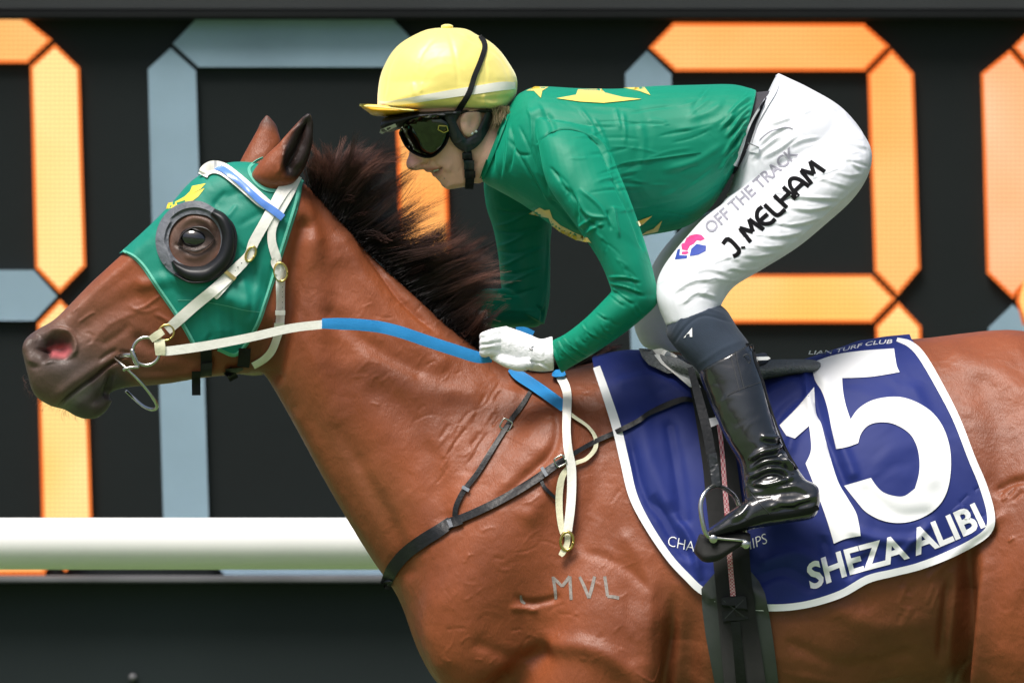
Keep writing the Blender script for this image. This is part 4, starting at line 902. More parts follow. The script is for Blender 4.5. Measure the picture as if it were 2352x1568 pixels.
def check_mat():
    m = bpy.data.materials.new('girth_stripe'); m.use_nodes = True; n = m.node_tree; b = n.nodes['Principled BSDF']; tc = n.nodes.new('ShaderNodeTexCoord')
    ck = n.nodes.new('ShaderNodeTexChecker'); ck.inputs['Scale'].default_value = 330; ck.inputs[1].default_value = (.42, .04, .07, 1); ck.inputs[2].default_value = (.65, .5, .5, 1)
    n.links.new(tc.outputs['Object'], ck.inputs[0]); n.links.new(ck.outputs[0], b.inputs['Base Color']); b.inputs['Roughness'].default_value = .8; return m
ribbon('girth_stripe', pm(c_boot, (915, 540, 9), (945, 750, 10), (965, 1000, 11), (985, 1250, 12), (998, 1480, 12)) + pm(c_girth, (525, 980, 12),), T_c, check_mat(), saddle, off=.0145, thick=.001, cols=3)
patch('girth_buckle_flap', pm(c_girth, (445, 990), (610, 980), (628, 1135), (455, 1152)), T_c, m_leath, saddle, off=.0145, thick=.003, rnd=False)
ribbon('flap_stitching', pm(c_girth, (460, 1010, 1.2), (600, 1120, 1.2)), T_c, m_rub, saddle, off=.018, thick=.0004, curved=False)
ribbon('flap_stitching', pm(c_girth, (595, 1005, 1.2), (470, 1130, 1.2)), T_c, m_rub, saddle, off=.018, thick=.0004, curved=False)
patch('girth_centre_strip', pm(c_girth, (510, 1155), (570, 1150), (615, 1568), (640, 1800), (560, 1800), (545, 1568)), T_c, m_leath, saddle, off=.0145, thick=.001, rnd=False)
patch('saddle_flap', pm(c_boot, (505, 140), (560, 130), (640, 165), (745, 245), (800, 380), (745, 380), (640, 290), (560, 230), (520, 180)), T_c, m_fleece, saddle, off=.02, thick=.004, rnd=False)
patch('saddle_flap', pm(c_boot, (690, 250), (760, 300), (815, 380), (800, 385), (740, 375), (700, 310)), T_c, m_fleece, saddle, off=.024, thick=.003, rnd=False)
patch('pad_edge', pm(c_boot, (415, 130), (500, 135), (560, 210), (640, 290), (600, 290), (480, 235), (440, 190)), T_c, m_pad, saddle, off=.012, thick=.008, rnd=False)
T_s = bvh(horse_me, cm, *[o.data for o in saddle.children if o.name.startswith('saddle_flap')]) if False else T_c
text('flap_lettering', 'J.M', pm(c_boot, (565, 200), (630, 214)), [(-1, -9), (-1, -9)], T_c, m_leath, saddle, off=.026, bold=.0)

# ---------------------------------------------------------------- jockey
def star(cx, cz, outline, wd, seg=72, rings=20, y=0):
    o = smooth_closed(outline, 6); A = np.array([math.atan2(p[1] - cz, p[0] - cx) for p in o]); R = np.array([math.hypot(p[0] - cx, p[1] - cz) for p in o])
    k = np.argsort(A); A = A[k]; R = R[k]; V = []; F = []
    for i in range(1, rings):
        ph = -math.pi / 2 + math.pi * i / rings
        for j in range(seg):
            t = -math.pi + 2 * math.pi * j / seg; dn = max(0, math.sin(t)); r = np.interp(t, A, R, period=2 * math.pi) * math.cos(ph) ** (.92 - .62 * min(1, dn * 1.6))
            V.append(P(cx + r * math.cos(t), cz + r * math.sin(t), y + wd * math.sin(ph)))
    n = len(V); V += [P(cx, cz, y - wd), P(cx, cz, y + wd)]
    for i in range(rings - 2):
        for j in range(seg): F.append((i * seg + j, i * seg + (j + 1) % seg, (i + 1) * seg + (j + 1) % seg, (i + 1) * seg + j))
    for j in range(seg): F += [(n, (j + 1) % seg, j), (n + 1, (rings - 2) * seg + j, (rings - 2) * seg + (j + 1) % seg)]
    return V, F
m_skin = mat('skin', (1, 1, 1), rough=.5, spec=.4, var=.05, vscale=30, attr='tint', bumps=(('noise', 220, .0006),))
for m_ in (m_skin,):
    b_ = m_.node_tree.nodes['Principled BSDF']; b_.inputs['Subsurface Weight'].default_value = .12; b_.inputs['Subsurface Radius'].default_value = (.012, .005, .003); b_.inputs['Subsurface Scale'].default_value = 1
m_silk = mat('green_silk', (.001, .205, .122), rough=.5, spec=.24, var=.05, vscale=6, sheen=.35, sheen_tint=(.05, .8, .5), bumps=(('fold', 10, .006), ('noise', 900, .0002)))
m_yel2 = mat('yellow_silk', (.82, .64, .10), rough=.5, var=.04, vscale=20, sheen=.8, sheen_tint=(1, .95, .75))
m_white = mat('white_breeches', (.72, .74, .79), rough=.5, spec=.35, var=.03, vscale=8, sheen=.1, bumps=(('fold', 14, .004), ('noise', 700, .0003)))
m_patent = mat('patent_leather', (.014, .016, .018), rough=.2, spec=.7, var=.2, vscale=20, coat=.7, bumps=(('fold', 20, .005),))
m_sock = mat('sock', (.028, .040, .060), rough=.85, spec=.15, var=.1, vscale=30, sheen=.08, bumps=(('noise', 600, .0006),))
m_glove = mat('glove', (.84, .84, .88), rough=.55, var=.03, vscale=30, bumps=(('noise', 240, .0008), ('fold', 60, .002)))
m_helm = mat('yellow_cap_silk', (.90, .76, .20), rough=.42, spec=.6, var=.03, vscale=8, bumps=(('fold', 18, .002),), sheen=.7, sheen_tint=(1, .97, .75))
m_hwhite = mat('cap_band', (.85, .83, .74), rough=.4, var=.03, vscale=10)
m_peak = mat('cap_peak', (.80, .40, .02), rough=.4, var=.05, vscale=10)
m_padd = mat('padded_harness', (.016, .019, .023), rough=.42, var=.2, vscale=30, bumps=(('fold', 50, .004),))
m_lens = mat('goggle_lens', (.07, .08, .06), rough=.07, metal=1, spec=.5, var=.2, vscale=6)
m_print = mat('black_print', (.004, .004, .005), rough=.8, spec=.1, var=.1, vscale=30)
m_gprint = mat('grey_print', (.26, .26, .31), rough=.6, var=.15, vscale=120)
h_ = c_helm
# body
body = [loft([h_(300, 480) + h_(1380, 500) + (.070,), h_(320, 650) + h_(1360, 660) + (.074,), h_(385, 850) + h_(1300, 860) + (.073,), h_(455, 990) + h_(1240, 980) + (.068,), h_(512, 1080) + h_(1200, 1060) + (.063,), h_(545, 1150) + h_(1180, 1140) + (.059,),
              h_(600, 1225) + h_(1150, 1230) + (.053,), h_(640, 1278) + h_(1130, 1290) + (.047,), h_(658, 1312) + h_(1110, 1322) + (.043,), h_(722, 1332) + h_(1100, 1342) + (.04,), h_(728, 1350) + h_(1095, 1360) + (.038,), h_(758, 1388) + h_(1085, 1388) + (.034,),
              h_(785, 1415) + h_(1080, 1405) + (.032,), h_(800, 1445) + h_(1060, 1425) + (.027,), h_(850, 1474) + h_(1000, 1450) + (.014,)], n=5),
        loft([h_(505, 1060) + h_(700, 1080) + (.008,), h_(520, 1130) + h_(690, 1150) + (.012,), h_(512, 1190) + h_(690, 1210) + (.015,), h_(494, 1240) + h_(690, 1250) + (.021,), h_(505, 1292) + h_(670, 1285) + (.021,), h_(560, 1312) + h_(650, 1300) + (.013,)], n=5),
        loft([h_(1120, 800) + h_(960, 1340) + (.05,), h_(1240, 850) + h_(1030, 1400) + (.050,), h_(1400, 900) + h_(1120, 1420) + (.050,), (1200, 280, 1150, 400, .05), (1290, 260, 1270, 430, .07), (1500, 245, 1480, 460, .10), (1700, 250, 1670, 370, .09), (1860, 300, 1760, 400, .08)], n=5),
        limb([(1300, 330, -.06, .035), (1340, 390, -.14, .03), (1400, 530, -.2, .028), (1455, 672, -.235, .022), (1415, 722, -.225, .022), (1340, 775, -.19, .02), (1280, 815, -.168, .018)]),
        limb([(1260, 340, .06, .035), (1200, 430, .15, .03), (1200, 560, .2, .026), (1212, 695, .2, .022), (1110, 710, .15, .02)]),
        limb([(1860, 350, -.04, .06), (1760, 500, -.13, .045), (1610, 645, -.22, .04), (1585, 700, -.24, .032), (1640, 800, -.28, .04), (1710, 960, -.33, .035), (1790, 1110, -.355, .026)]),
        limb([(1860, 350, .04, .06), (1700, 520, .15, .045), (1540, 690, .23, .035), (1535, 750, .25, .03), (1640, 900, .30, .038), (1760, 1110, .35, .026)])]
for a in range(1):   # lips
    body.append(limb([h_(668, 1306) + (0, .0045), h_(690, 1308) + (-.012, .0045), h_(740, 1300) + (-.022, .003), h_(775, 1300) + (-.026, .002)], seg=10)); body.append(limb([h_(668, 1306) + (0, .0045), h_(690, 1308) + (.012, .0045), h_(740, 1300) + (.022, .003)], seg=10))
    body.append(limb([h_(732, 1345) + (0, .0045), h_(745, 1343) + (-.012, .0045), h_(790, 1325) + (-.024, .002)], seg=10)); body.append(limb([h_(732, 1345) + (0, .0045), h_(745, 1343) + (.012, .0045), h_(790, 1325) + (.022, .002)], seg=10))
bme = union(body, .0024, 3)
relief(bme, [([h_(610, 1268), h_(650, 1258), h_(680, 1225), h_(665, 1190)], 3.5, -.0050), ([h_(570, 1284), h_(605, 1286)], 3, -.005), ([h_(625, 1240), h_(645, 1225)], 6, .003), ([h_(690, 1215), h_(750, 1260), h_(830, 1330), h_(840, 1370)], 4, -.0018),
             ([h_(740, 1230), h_(820, 1260), h_(880, 1300)], 12, .003), ([h_(770, 1375), h_(800, 1385)], 6, -.0025), ([h_(715, 1326), h_(760, 1318), h_(800, 1296)], 3.2, -.009), ([h_(960, 1300), h_(990, 1380), h_(1080, 1420)], 8, .002), ([h_(1010, 1200), h_(1080, 1280)], 12, -.003), ([h_(840, 1430), h_(860, 1455)], 8, .002)])
skin = (.82, .47, .36)
paint(bme, skin, [([h_(640, 1290), h_(700, 1285), h_(800, 1280), h_(800, 1296), h_(740, 1318), h_(650, 1322)], 4, (.50, .17, .15), .9), ([h_(715, 1330), h_(760, 1330), h_(800, 1310), h_(790, 1340), h_(750, 1362), h_(715, 1355)], 4, (.55, .2, .17), .9),
                  ([h_(500, 1180), h_(560, 1200), h_(600, 1270), h_(540, 1310), h_(500, 1280)], 16, (.84, .42, .40), .7), ([h_(722, 1315), h_(770, 1302), h_(798, 1290), h_(778, 1318), h_(745, 1330)], 4, (.03, .01, .008), 1),
                  ([h_(750, 1180), h_(860, 1150), h_(920, 1260), h_(840, 1300)], 24, (.84, .47, .41), .6)])
jockey = link('person', bme, m_skin)
tag(jockey, 'person in green and yellow silks, yellow cap and white breeches crouched over the saddle', 'person')
T_f = bvh(bme)
patch('teeth', pm(h_, (724, 1310), (748, 1305), (772, 1299), (770, 1309), (748, 1318), (726, 1326)), T_f, m_wht, jockey, off=.003, thick=.0015, rnd=False, step=3)
for u, v in ((820, 1378), (815, 1440)):
    x, z = h_(u, v); q, d = hit(T_f, x, z); ball(q, .0011, .0006, .0011, 'mole', m_brand, jockey)

# cap and helmet
hel = star(*h_(830, 560), pm(h_, (250, 745), (252, 640), (275, 500), (330, 370), (400, 270), (480, 205), (590, 145), (690, 108), (830, 97), (1000, 107), (1100, 160), (1200, 210), (1290, 290), (1370, 400), (1435, 520), (1436, 640), (1405, 715), (1310, 800), (1150, 800), (950, 800), (750, 802), (560, 806), (380, 800), (260, 780)), .104)
hel = union([hel], .003, 4)
hs = []
for p in ([(840, 95), (640, 300), (575, 520), (575, 690)], [(840, 95), (900, 300), (930, 500), (940, 640)], [(840, 95), (1100, 250), (1170, 420), (1160, 640)], [(850, 95), (1230, 300), (1340, 450), (1380, 600)], [(830, 95), (480, 250), (350, 450), (310, 700)]):
    hs.append((pm(h_, *p), 4, -.0012)); 
hs += [(pm(h_, (1060, 700), (1150, 710), (1260, 690)), 5, -.002), (pm(h_, (1150, 665), (1165, 750)), 3, .002), (pm(h_, (1080, 760), (1200, 745), (1330, 740)), 4, .0018), (pm(h_, (560, 560), (560, 620), (580, 690)), 5, .002), (pm(h_, (1200, 720), (1280, 700), (1390, 690)), 5, -.003), (pm(h_, (630, 560), (615, 650)), 4, .0015), (pm(h_, (640, 790), (900, 745), (1000, 720)), 4, .0015)]
relief(hel, hs)
cap = link('helmet', hel, m_helm, jockey); T_h2 = bvh(hel)
ribbon('cap_band', pm(h_, (262, 735, 8), (330, 745, 11), (500, 722, 14), (700, 688, 16), (900, 655, 18), (1100, 625, 19), (1300, 595, 20), (1425, 590, 16)), T_h2, m_hwhite, cap, off=.0004, thick=.001)
V, F = limb([h_(842, 110) + (0, .010), h_(842, 92) + (0, .0115), h_(842, 78) + (0, .0105), h_(842, 68) + (0, .005)], n=4); link('cap_button', fix(mesh(V, F)), m_helm, cap)
pk = union([loft([h_(98, 750) + h_(104, 768) + (.022,), h_(170, 752) + h_(165, 812) + (.055,), h_(240, 757) + h_(225, 846) + (.074,), h_(400, 775) + h_(400, 846) + (.094,), h_(560, 798) + h_(560, 826) + (.102,), h_(620, 800) + h_(620, 815) + (.10,)], n=5)], .0025, 2)
pko = link('peak', pk, m_peak, cap)
ribbon('peak_edge', pm(h_, (98, 755, 5), (240, 762, 6), (400, 778, 5), (560, 802, 4)), bvh(pk), m_helm, pko, off=.001, thick=.002)
fr = union([loft([h_(285, 880) + h_(272, 990) + (.045,), h_(340, 850) + h_(350, 985) + (.068,), h_(430, 835) + h_(440, 960) + (.082,), h_(560, 810) + h_(560, 925) + (.092,), h_(740, 800) + h_(740, 900) + (.094,), h_(950, 795) + h_(930, 860) + (.088,), h_(1250, 790) + h_(1240, 830) + (.07,)], n=5)], .0025, 3)
link('helmet_shell', fr, m_leath, cap)
T_fr = bvh(fr, bme, hel)
patch('visor_tip', pm(h_, (278, 962), (400, 912), (415, 938), (290, 1000), (266, 990)), T_fr, m_wht, cap, off=.001, thick=.002, rnd=False)
ribbon('goggle_strap', pm(h_, (1120, 165, 9), (1155, 215, 12), (1160, 280, 12), (1120, 400, 12), (1075, 510, 12), (1030, 650, 13), (960, 770, 14), (915, 840, 16), (880, 900, 20)), T_fr, m_blk, cap, off=.003, thick=.002)
gog = patch('goggles', pm(h_, (432, 985), (462, 1055), (510, 1125), (600, 1180), (690, 1200), (762, 1165), (830, 1085), (862, 1000), (868, 920), (800, 850), (640, 850), (500, 900)), T_fr, m_lens, jockey, off=.006, thick=.004, puff=.012, pw=22, step=5)
T_g = bvh(gog.data)
ribbon('goggle_rim', pm(h_, (436, 985, 4), (466, 1062, 4), (515, 1130, 5), (600, 1182, 5), (690, 1198, 5), (762, 1162, 5), (828, 1085, 5), (860, 1000, 5)), T_g, m_blk, gog, off=.0, thick=.003, dome=.001)
ribbon('strap_clip', [h_(*p) + (2.5,) for p in ((770, 930), (840, 935), (850, 975), (815, 990), (765, 965), (770, 930))], T_g, m_brass, gog, off=.002, thick=.002, curved=False)
# ear
ear_o = patch('ear', pm(h_, (950, 870), (985, 815), (1050, 790), (1115, 800), (1132, 860), (1118, 930), (1090, 985), (1050, 1022), (1000, 1020), (958, 960)), T_f, m_skin, jockey, off=.004, thick=.004, puff=.007, pw=10, step=3.5,
              nf=lambda x, z: -.005 * math.exp(-(math.hypot(x - h_(1050, 900)[0], (z - h_(1050, 900)[1]) * .7) / 9) ** 2) - .003 * math.exp(-(math.hypot(x - h_(985, 900)[0], z - h_(985, 900)[1]) / 6) ** 2))
paint(ear_o.data, (.78, .46, .36), [([h_(1030, 850), h_(1080, 860), h_(1075, 920), h_(1030, 940)], 8, (.60, .30, .24), .6), ([h_(1085, 820), h_(1125, 830), h_(1125, 930), h_(1100, 960)], 8, (.62, .25, .20), .7)])
for u, v in ((1054, 996), (1087, 979)):
    x, z = h_(u, v); q, d = hit(T_f, x, z); ball(q - d * .013, .0028, .0024, .0028, 'ear_stud', m_wht, ear_o)
T_hh = bvh(bme, fr, ear_o.data)
har = ribbon('harness', pm(h_, (850, 850, 26), (890, 960, 28), (945, 1060, 30), (1010, 1095, 30), (1085, 1050, 27), (1150, 960, 23), (1195, 870, 24), (1220, 800, 26)), T_f, m_padd, jockey, off=.004, thick=.006, dome=.006, cols=9, n=6)
patch('harness_pad', pm(h_, (930, 1080), (1100, 1070), (1060, 1130), (1012, 1165), (970, 1135)), T_f, m_padd, har, off=.005, thick=.006, puff=.003, pw=8, step=4)
patch('temple_pad', pm(h_, (700, 850), (860, 810), (960, 800), (930, 880), (880, 960), (850, 900), (790, 880)), T_fr, m_padd, har, off=.002, thick=.004, puff=.005, pw=10, step=4)
cs = ribbon('chin_strap', pm(h_, (1012, 1150, 20), (1020, 1220, 21), (1030, 1300, 22), (1035, 1380, 21), (1028, 1470, 19)), T_f, m_blk, jockey, off=.004, thick=.004, y=-.04)
for (u, v, w2, h2, mm) in ((1012, 1190, 42, 26, m_leath), (1028, 1265, 44, 40, m_padd), (1036, 1345, 46, 30, m_leath)):
    patch('chin_buckle', pm(h_, (u - w2, v - h2), (u + w2, v - h2), (u + w2, v + h2), (u - w2, v + h2)), T_f, mm, cs, off=.008, thick=.004, rnd=False, y=-.05, step=4, puff=.002, pw=4)
# hair at the nape
hg = [[h_(1220, 800), h_(1240, 860), h_(1215, 930)], [h_(1290, 790), h_(1300, 850), h_(1270, 920)], [h_(1360, 790), h_(1360, 850), h_(1330, 905)]]
m_blond = mat('blond_hair', (.42, .30, .17), rough=.5, var=.3, vscale=120)
for p in [1]:
    o_ = strands('hair', hg, 1400, .0005, m_blond, jockey, spread=.012, jit=4, seed=21, lmin=.8, clump=14)
    o_.location.y += -.05

# silks
far_arm = [loft([(1130, 300, 1290, 420, .05, .13), (1112, 400, 1270, 470, .06, .17), (1116, 470, 1268, 520, .056, .19), (1134, 530, 1264, 560, .052, .2), (1146, 600, 1264, 620, .048, .2), (1152, 660, 1262, 690, .046, .2), (1170, 700, 1250, 745, .044, .195)]),
           loft([(1262, 640, 1250, 740, .03, .2), (1225, 652, 1225, 752, .042, .2), (1155, 662, 1160, 752, .042, .18), (1088, 664, 1112, 750, .036, .15), (1060, 672, 1075, 745, .032, .14)])]
near_arm = [loft([(1225, 270, 1400, 300, .05, -.12), (1236, 330, 1412, 370, .062, -.165), (1256, 420, 1440, 440, .066, -.195), (1302, 490, 1466, 510, .060, -.215), (1352, 560, 1487, 575, .054, -.225), (1382, 610, 1502, 630, .050, -.232), (1402, 660, 1510, 672, .046, -.236), (1410, 690, 1502, 706, .04, -.236)]),
            loft([(1452, 640, 1513, 680, .03, -.236), (1420, 655, 1506, 702, .044, -.236), (1385, 690, 1466, 740, .046, -.232), (1345, 730, 1410, 782, .043, -.222), (1302, 764, 1354, 818, .039, -.205), (1268, 782, 1308, 845, .034, -.185), (1258, 790, 1290, 858, .033, -.178)])]
torso = [loft([(1168, 245, 1102, 412, .062), (1182, 225, 1118, 424, .075), (1198, 212, 1140, 436, .11), (1238, 199, 1200, 470, .150), (1330, 203, 1300, 535, .172), (1420, 204, 1400, 552, .17), (1500, 198, 1490, 540, .158), (1600, 195, 1572, 522, .148), (1680, 194, 1630, 480, .142), (1722, 203, 1670, 420, .138), (1737, 208, 1690, 380, .13)], seg=48, ex=2.2)]
random.seed(21)
JF = []
for _ in range(46):     # fine pulled creases of thin silk on the back and flank
    x = random.uniform(1300, 1690); z = random.uniform(225, 500); L = random.uniform(40, 120); a = math.radians(random.uniform(-16, 10) if x < 1540 else random.uniform(-52, -18))
    JF.append(([(x, z), (x + L * .5 * math.cos(a), z + L * .5 * math.sin(a) + random.uniform(-5, 5)), (x + L * math.cos(a), z + L * math.sin(a))], random.uniform(2.4, 4.2), random.choice((.0010, -.0012))))
for _ in range(22):     # upper sleeve
    t = random.random(); x = 1260 + 190 * t; z = 380 + 260 * t; L = random.uniform(25, 60); a = math.radians(random.uniform(35, 75))
    JF.append(([(x, z), (x + L * .5 * math.cos(a) + 4, z + L * .5 * math.sin(a)), (x + L * math.cos(a), z + L * math.sin(a))], random.uniform(2.4, 3.6), random.choice((.0012, -.0014))))
for _ in range(16):     # forearm
    t = random.random(); x = 1470 - 190 * t; z = 690 + 110 * t; L = random.uniform(20, 50); a = math.radians(random.uniform(30, 65))
    JF.append(([(x, z), (x + L * .5 * math.cos(a) - 3, z + L * .5 * math.sin(a) + 4), (x + L * math.cos(a), z + L * math.sin(a))], random.uniform(2.2, 3.2), random.choice((.0014, -.0014))))
jm = union(torso + near_arm + far_arm, .0023, 9)
j_ = c_jer
JS = []
def S(f, pts, sg, am): JS.append((pm(f, *pts), sg * .9, am * 1.05))
for a in ([(255, 300), (225, 400), (215, 560)], [(285, 310), (265, 430), (255, 600)], [(310, 330), (320, 430), (300, 560)], [(350, 330), (400, 440), (440, 560)], [(300, 400), (345, 470), (410, 480)], [(330, 450), (420, 600), (480, 700)]): S(j_, a, 3.5, -.0032)
for a in ([(270, 300), (245, 420), (235, 560)], [(300, 320), (295, 440), (280, 560)], [(395, 220), (415, 320), (415, 430)], [(380, 480), (450, 620), (520, 740)]): S(j_, a, 4, .003)
S(j_, [(435, 420), (470, 390), (520, 355), (600, 345), (690, 365)], 2.5, -.0022); S(j_, [(430, 430), (450, 520), (480, 600), (500, 680)], 4, -.004); S(j_, [(480, 250), (520, 330), (520, 380)], 9, -.004); S(j_, [(400, 280), (470, 240)], 12, .004)
S(j_, [(690, 370), (760, 430), (815, 560)], 4, -.006); S(j_, [(720, 375), (780, 430), (822, 520)], 3, .004); S(j_, [(820, 560), (870, 680), (930, 800), (985, 960)], 5, -.009); S(j_, [(500, 700), (580, 780), (690, 900)], 5, -.007)
S(j_, [(815, 542), (900, 515), (1100, 490), (1254, 465)], 1.6, .0012)
for a in ([(640, 690), (700, 780), (800, 800)], [(650, 850), (690, 820), (720, 800)], [(690, 880), (730, 850), (780, 830)], [(830, 740), (845, 820), (860, 900)], [(660, 650), (760, 740), (830, 850)]): S(j_, a, 4, .004)
for a in ([(660, 760), (720, 830), (780, 850)], [(670, 870), (700, 840), (740, 815)], [(800, 760), (820, 860)], [(600, 640), (640, 720), (650, 820)]): S(j_, a, 4, -.0038)
for a in ([(805, 1100), (880, 1100), (960, 1118)], [(810, 1130), (890, 1150), (980, 1185)], [(825, 1150), (870, 1190), (925, 1228)], [(780, 1160), (830, 1200), (880, 1240)], [(715, 1240), (750, 1280), (795, 1312)], [(650, 1300), (690, 1370), (750, 1412)], [(560, 1385), (610, 1450), (700, 1500)], [(535, 1400), (580, 1480), (650, 1530)], [(508, 1430), (540, 1510), (560, 1545)]):
    S(j_, a, 2.6, .0034); S(j_, [(p[0] + 12, p[1] + 14) for p in a], 3.5, -.0028)
for a in ([(840, 240), (870, 350)], [(730, 290), (770, 360), (800, 440)], [(660, 240), (720, 320), (740, 380)], [(880, 260), (890, 350), (890, 420)]): S(j_, a, 5, .0022)
k_ = c_bre
for i in range(11):
    t = i / 10; x0, y0 = 706 - 60 * t, 175 + 310 * t; L = 170 + 60 * math.sin(i * 2.1); a = math.radians(140 - 28 * t + 8 * math.sin(i * 3))
    S(k_, [(x0, y0), (x0 + L * .5 * math.cos(a), y0 + L * .5 * math.sin(a) * .8), (x0 + L * math.cos(a), y0 + L * math.sin(a))], 4.2, .0042); S(k_, [(x0 - 6, y0 + 16), (x0 + L * .8 * math.cos(a), y0 + 18 + L * .8 * math.sin(a))], 4, -.0036)
for a in ([(560, 200), (500, 250), (380, 300)], [(600, 260), (480, 330), (300, 350)], [(560, 420), (430, 500), (250, 560)], [(500, 560), (380, 640), (220, 700)], [(130, 300), (150, 420), (140, 560)]): S(k_, a, 9, .0022)
for i in range(9):   # far sleeve folds
    y0 = 740 + i * 52; S(j_, [(215 + i * 5, y0 + 50), (300, y0 + 30), (400, y0 - 25), (480, y0 - 50)] if i % 2 else [(240, y0 + 20), (330, y0 + 30), (450, y0)], 4, .003 if i % 2 else -.003)
S(j_, [(500, 850), (495, 1000), (480, 1200), (440, 1330)], 3, .003); S(j_, [(440, 1240), (470, 1290), (460, 1350)], 4, -.004); S(j_, [(150, 1260), (300, 1270), (450, 1270)], 3, .002)
relief(jm, JS + JF, lo=-.006)
jersey = link('jersey', jm, m_silk, jockey); T_j = bvh(jm)
ribbon('collar_band', [(1166, 262, 9), (1150, 300, 11), (1132, 345, 12), (1116, 385, 12), (1106, 412, 9)], T_j, m_silk, jersey, off=.001, thick=.003, dome=.001)
ribbon('side_seam', pm(c_jer, (440, 425, 2), (470, 392, 2), (520, 357, 2), (600, 345, 2), (690, 367, 2), (750, 420, 2)), T_j, m_silk, jersey, off=.0004, thick=.0009, cols=3)
def star_p(pts, f=j_, rnd=False): return patch('yellow_star', pm(f, *pts), T_j, m_yel2, jersey, off=.0028, thick=.0006, rnd=rnd, step=5)
star_p([(385, 150), (430, 128), (500, 130), (468, 150), (460, 186), (425, 150)])
star_p([(540, 188), (640, 170), (650, 142), (770, 140), (790, 160), (880, 182), (975, 192), (880, 202), (780, 212), (660, 205)])
star_p([(880, 134), (990, 131), (1020, 172), (960, 150)])
star_p([(398, 778), (455, 746), (480, 760), (505, 756), (520, 800), (560, 836), (640, 878), (700, 900), (718, 926), (640, 912), (560, 872), (515, 838), (500, 800), (450, 790)])
star_p([(950, 818), (1030, 788), (985, 830), (962, 842)]); star_p([(975, 886), (1000, 868), (1035, 855), (1080, 812), (1058, 868), (1040, 874)])
ribbon('seam', pm(j_, (812, 545, 1.6), (900, 517, 1.6), (1100, 490, 1.6), (1254, 467, 1.6)) + pm(k_, (150, 500, 1.5), (300, 478, 1.5), (440, 462, 1.5)), T_j, m_silk, jersey, off=.0004, thick=.0008, cols=3)
col_ = loft([(1160, 268, 1104, 372, .058), (1150, 300, 1102, 412, .062), (1196, 260, 1165, 430, .078), (1210, 250, 1190, 430, .08)], n=4) if False else None

# undershirt + breeches
link('undershirt', union([loft([(1690, 212, 1660, 400, .118), (1735, 212, 1700, 400, .122), (1790, 206, 1740, 400, .12)])], .004, 4), mat('undershirt', (.03, .028, .035), rough=.8, var=.1, vscale=30, bumps=(('noise', 300, .001),)), jockey)
def thigh(s, dx=0, dz=0):
    q = lambda a, b, c, d, w_, y: (a + dx * (1 - min(1, max(0, (b - 300)) * 0)), b + dz, c + dx, d + dz, w_, s * y)
    return loft([q(1940, 255, 1690, 440, .10, .045), q(1990, 318, 1668, 455, .118, .075), q(2003, 362, 1656, 470, .122, .095), q(1990, 412, 1640, 482, .118, .115), q(1955, 462, 1612, 505, .110, .135), q(1900, 512, 1580, 540, .100, .16), q(1832, 568, 1548, 578, .090, .19),
                 q(1752, 618, 1522, 615, .080, .212), q(1690, 655, 1508, 650, .074, .228), q(1664, 686, 1508, 692, .068, .24), q(1652, 712, 1530, 748, .062, .252)], seg=40, ex=2.15)
hips = loft([(1786, 168, 1712, 330, .128), (1808, 178, 1696, 372, .140), (1860, 203, 1684, 410, .158), (1930, 245, 1676, 436, .168), (1980, 302, 1668, 450, .165), (1996, 350, 1680, 455, .15)], seg=44, ex=2.2)
farleg = loft([(1900, 300, 1690, 460, .11, .07), (1880, 430, 1600, 500, .10, .13), (1740, 560, 1545, 545, .085, .18), (1640, 640, 1498, 610, .075, .22), (1600, 700, 1456, 720, .07, .24), (1590, 770, 1470, 785, .06, .25), (1600, 810, 1500, 806, .045, .25)])
br = union([hips, thigh(-1), farleg], .0025, 10)
# hollow the waist so the band stands open
BS = []
def B(pts, sg, am): BS.append((pm(k_, *pts), sg, am * .62))
for a, am in (([(680, 650), (800, 665), (950, 690), (1150, 700)], .0040), ([(890, 745), (1000, 755), (1110, 735)], .0034), ([(830, 830), (940, 828), (1060, 795)], .0034), ([(770, 885), (860, 890), (960, 872)], .0030), ([(700, 935), (780, 945), (880, 938)], .0030), ([(640, 985), (740, 990), (830, 975)], .0030),
              ([(590, 1055), (660, 1065), (740, 1055)], .003), ([(1110, 425), (1200, 418), (1295, 440)], .0028), ([(1180, 480), (1215, 520), (1260, 548)], .003), ([(740, 430), (800, 370), (880, 320)], .004), ([(700, 500), (760, 440), (840, 380)], .004), ([(760, 490), (850, 440), (930, 380)], .0035),
              ([(800, 320), (860, 300), (900, 285)], .003), ([(880, 440), (960, 400), (1050, 385)], .003), ([(640, 1115), (720, 1060), (830, 990), (960, 885), (1100, 760), (1290, 590)], .0022), ([(960, 265), (1010, 245)], .002), ([(350, 1040), (420, 1010), (500, 1000)], .002), ([(300, 1180), (400, 1120), (500, 1110)], .003),
              ([(350, 1230), (400, 1190), (440, 1180), (520, 1200)], .0035), ([(560, 1000), (640, 1010)], .002), ([(950, 560), (1060, 600), (1200, 640)], .002), ([(1120, 560), (1200, 580), (1260, 570)], .002), ([(230, 1130), (300, 1090), (380, 1060)], .0025), ([(400, 1080), (480, 1060), (580, 1080)], .0024)):
    B(a, 3.2, am); B([(p[0] + 4, p[1] + 20) for p in a], 5, -am * .8)
B([(560, 1230), (580, 1200), (590, 1180)], 5, -.004)
for _ in range(46):
    t = random.random(); x = 1930 - 380 * t; z = 330 + 330 * t + random.uniform(-60, 60); L = random.uniform(30, 85); a = math.radians(random.uniform(-28, 14))
    BS.append(([(x, z), (x + L * .5 * math.cos(a), z + L * .5 * math.sin(a) + random.uniform(-4, 4)), (x + L * math.cos(a), z + L * math.sin(a))], random.uniform(2.2, 3.6), random.choice((.0012, -.0014))))
relief(br, BS)
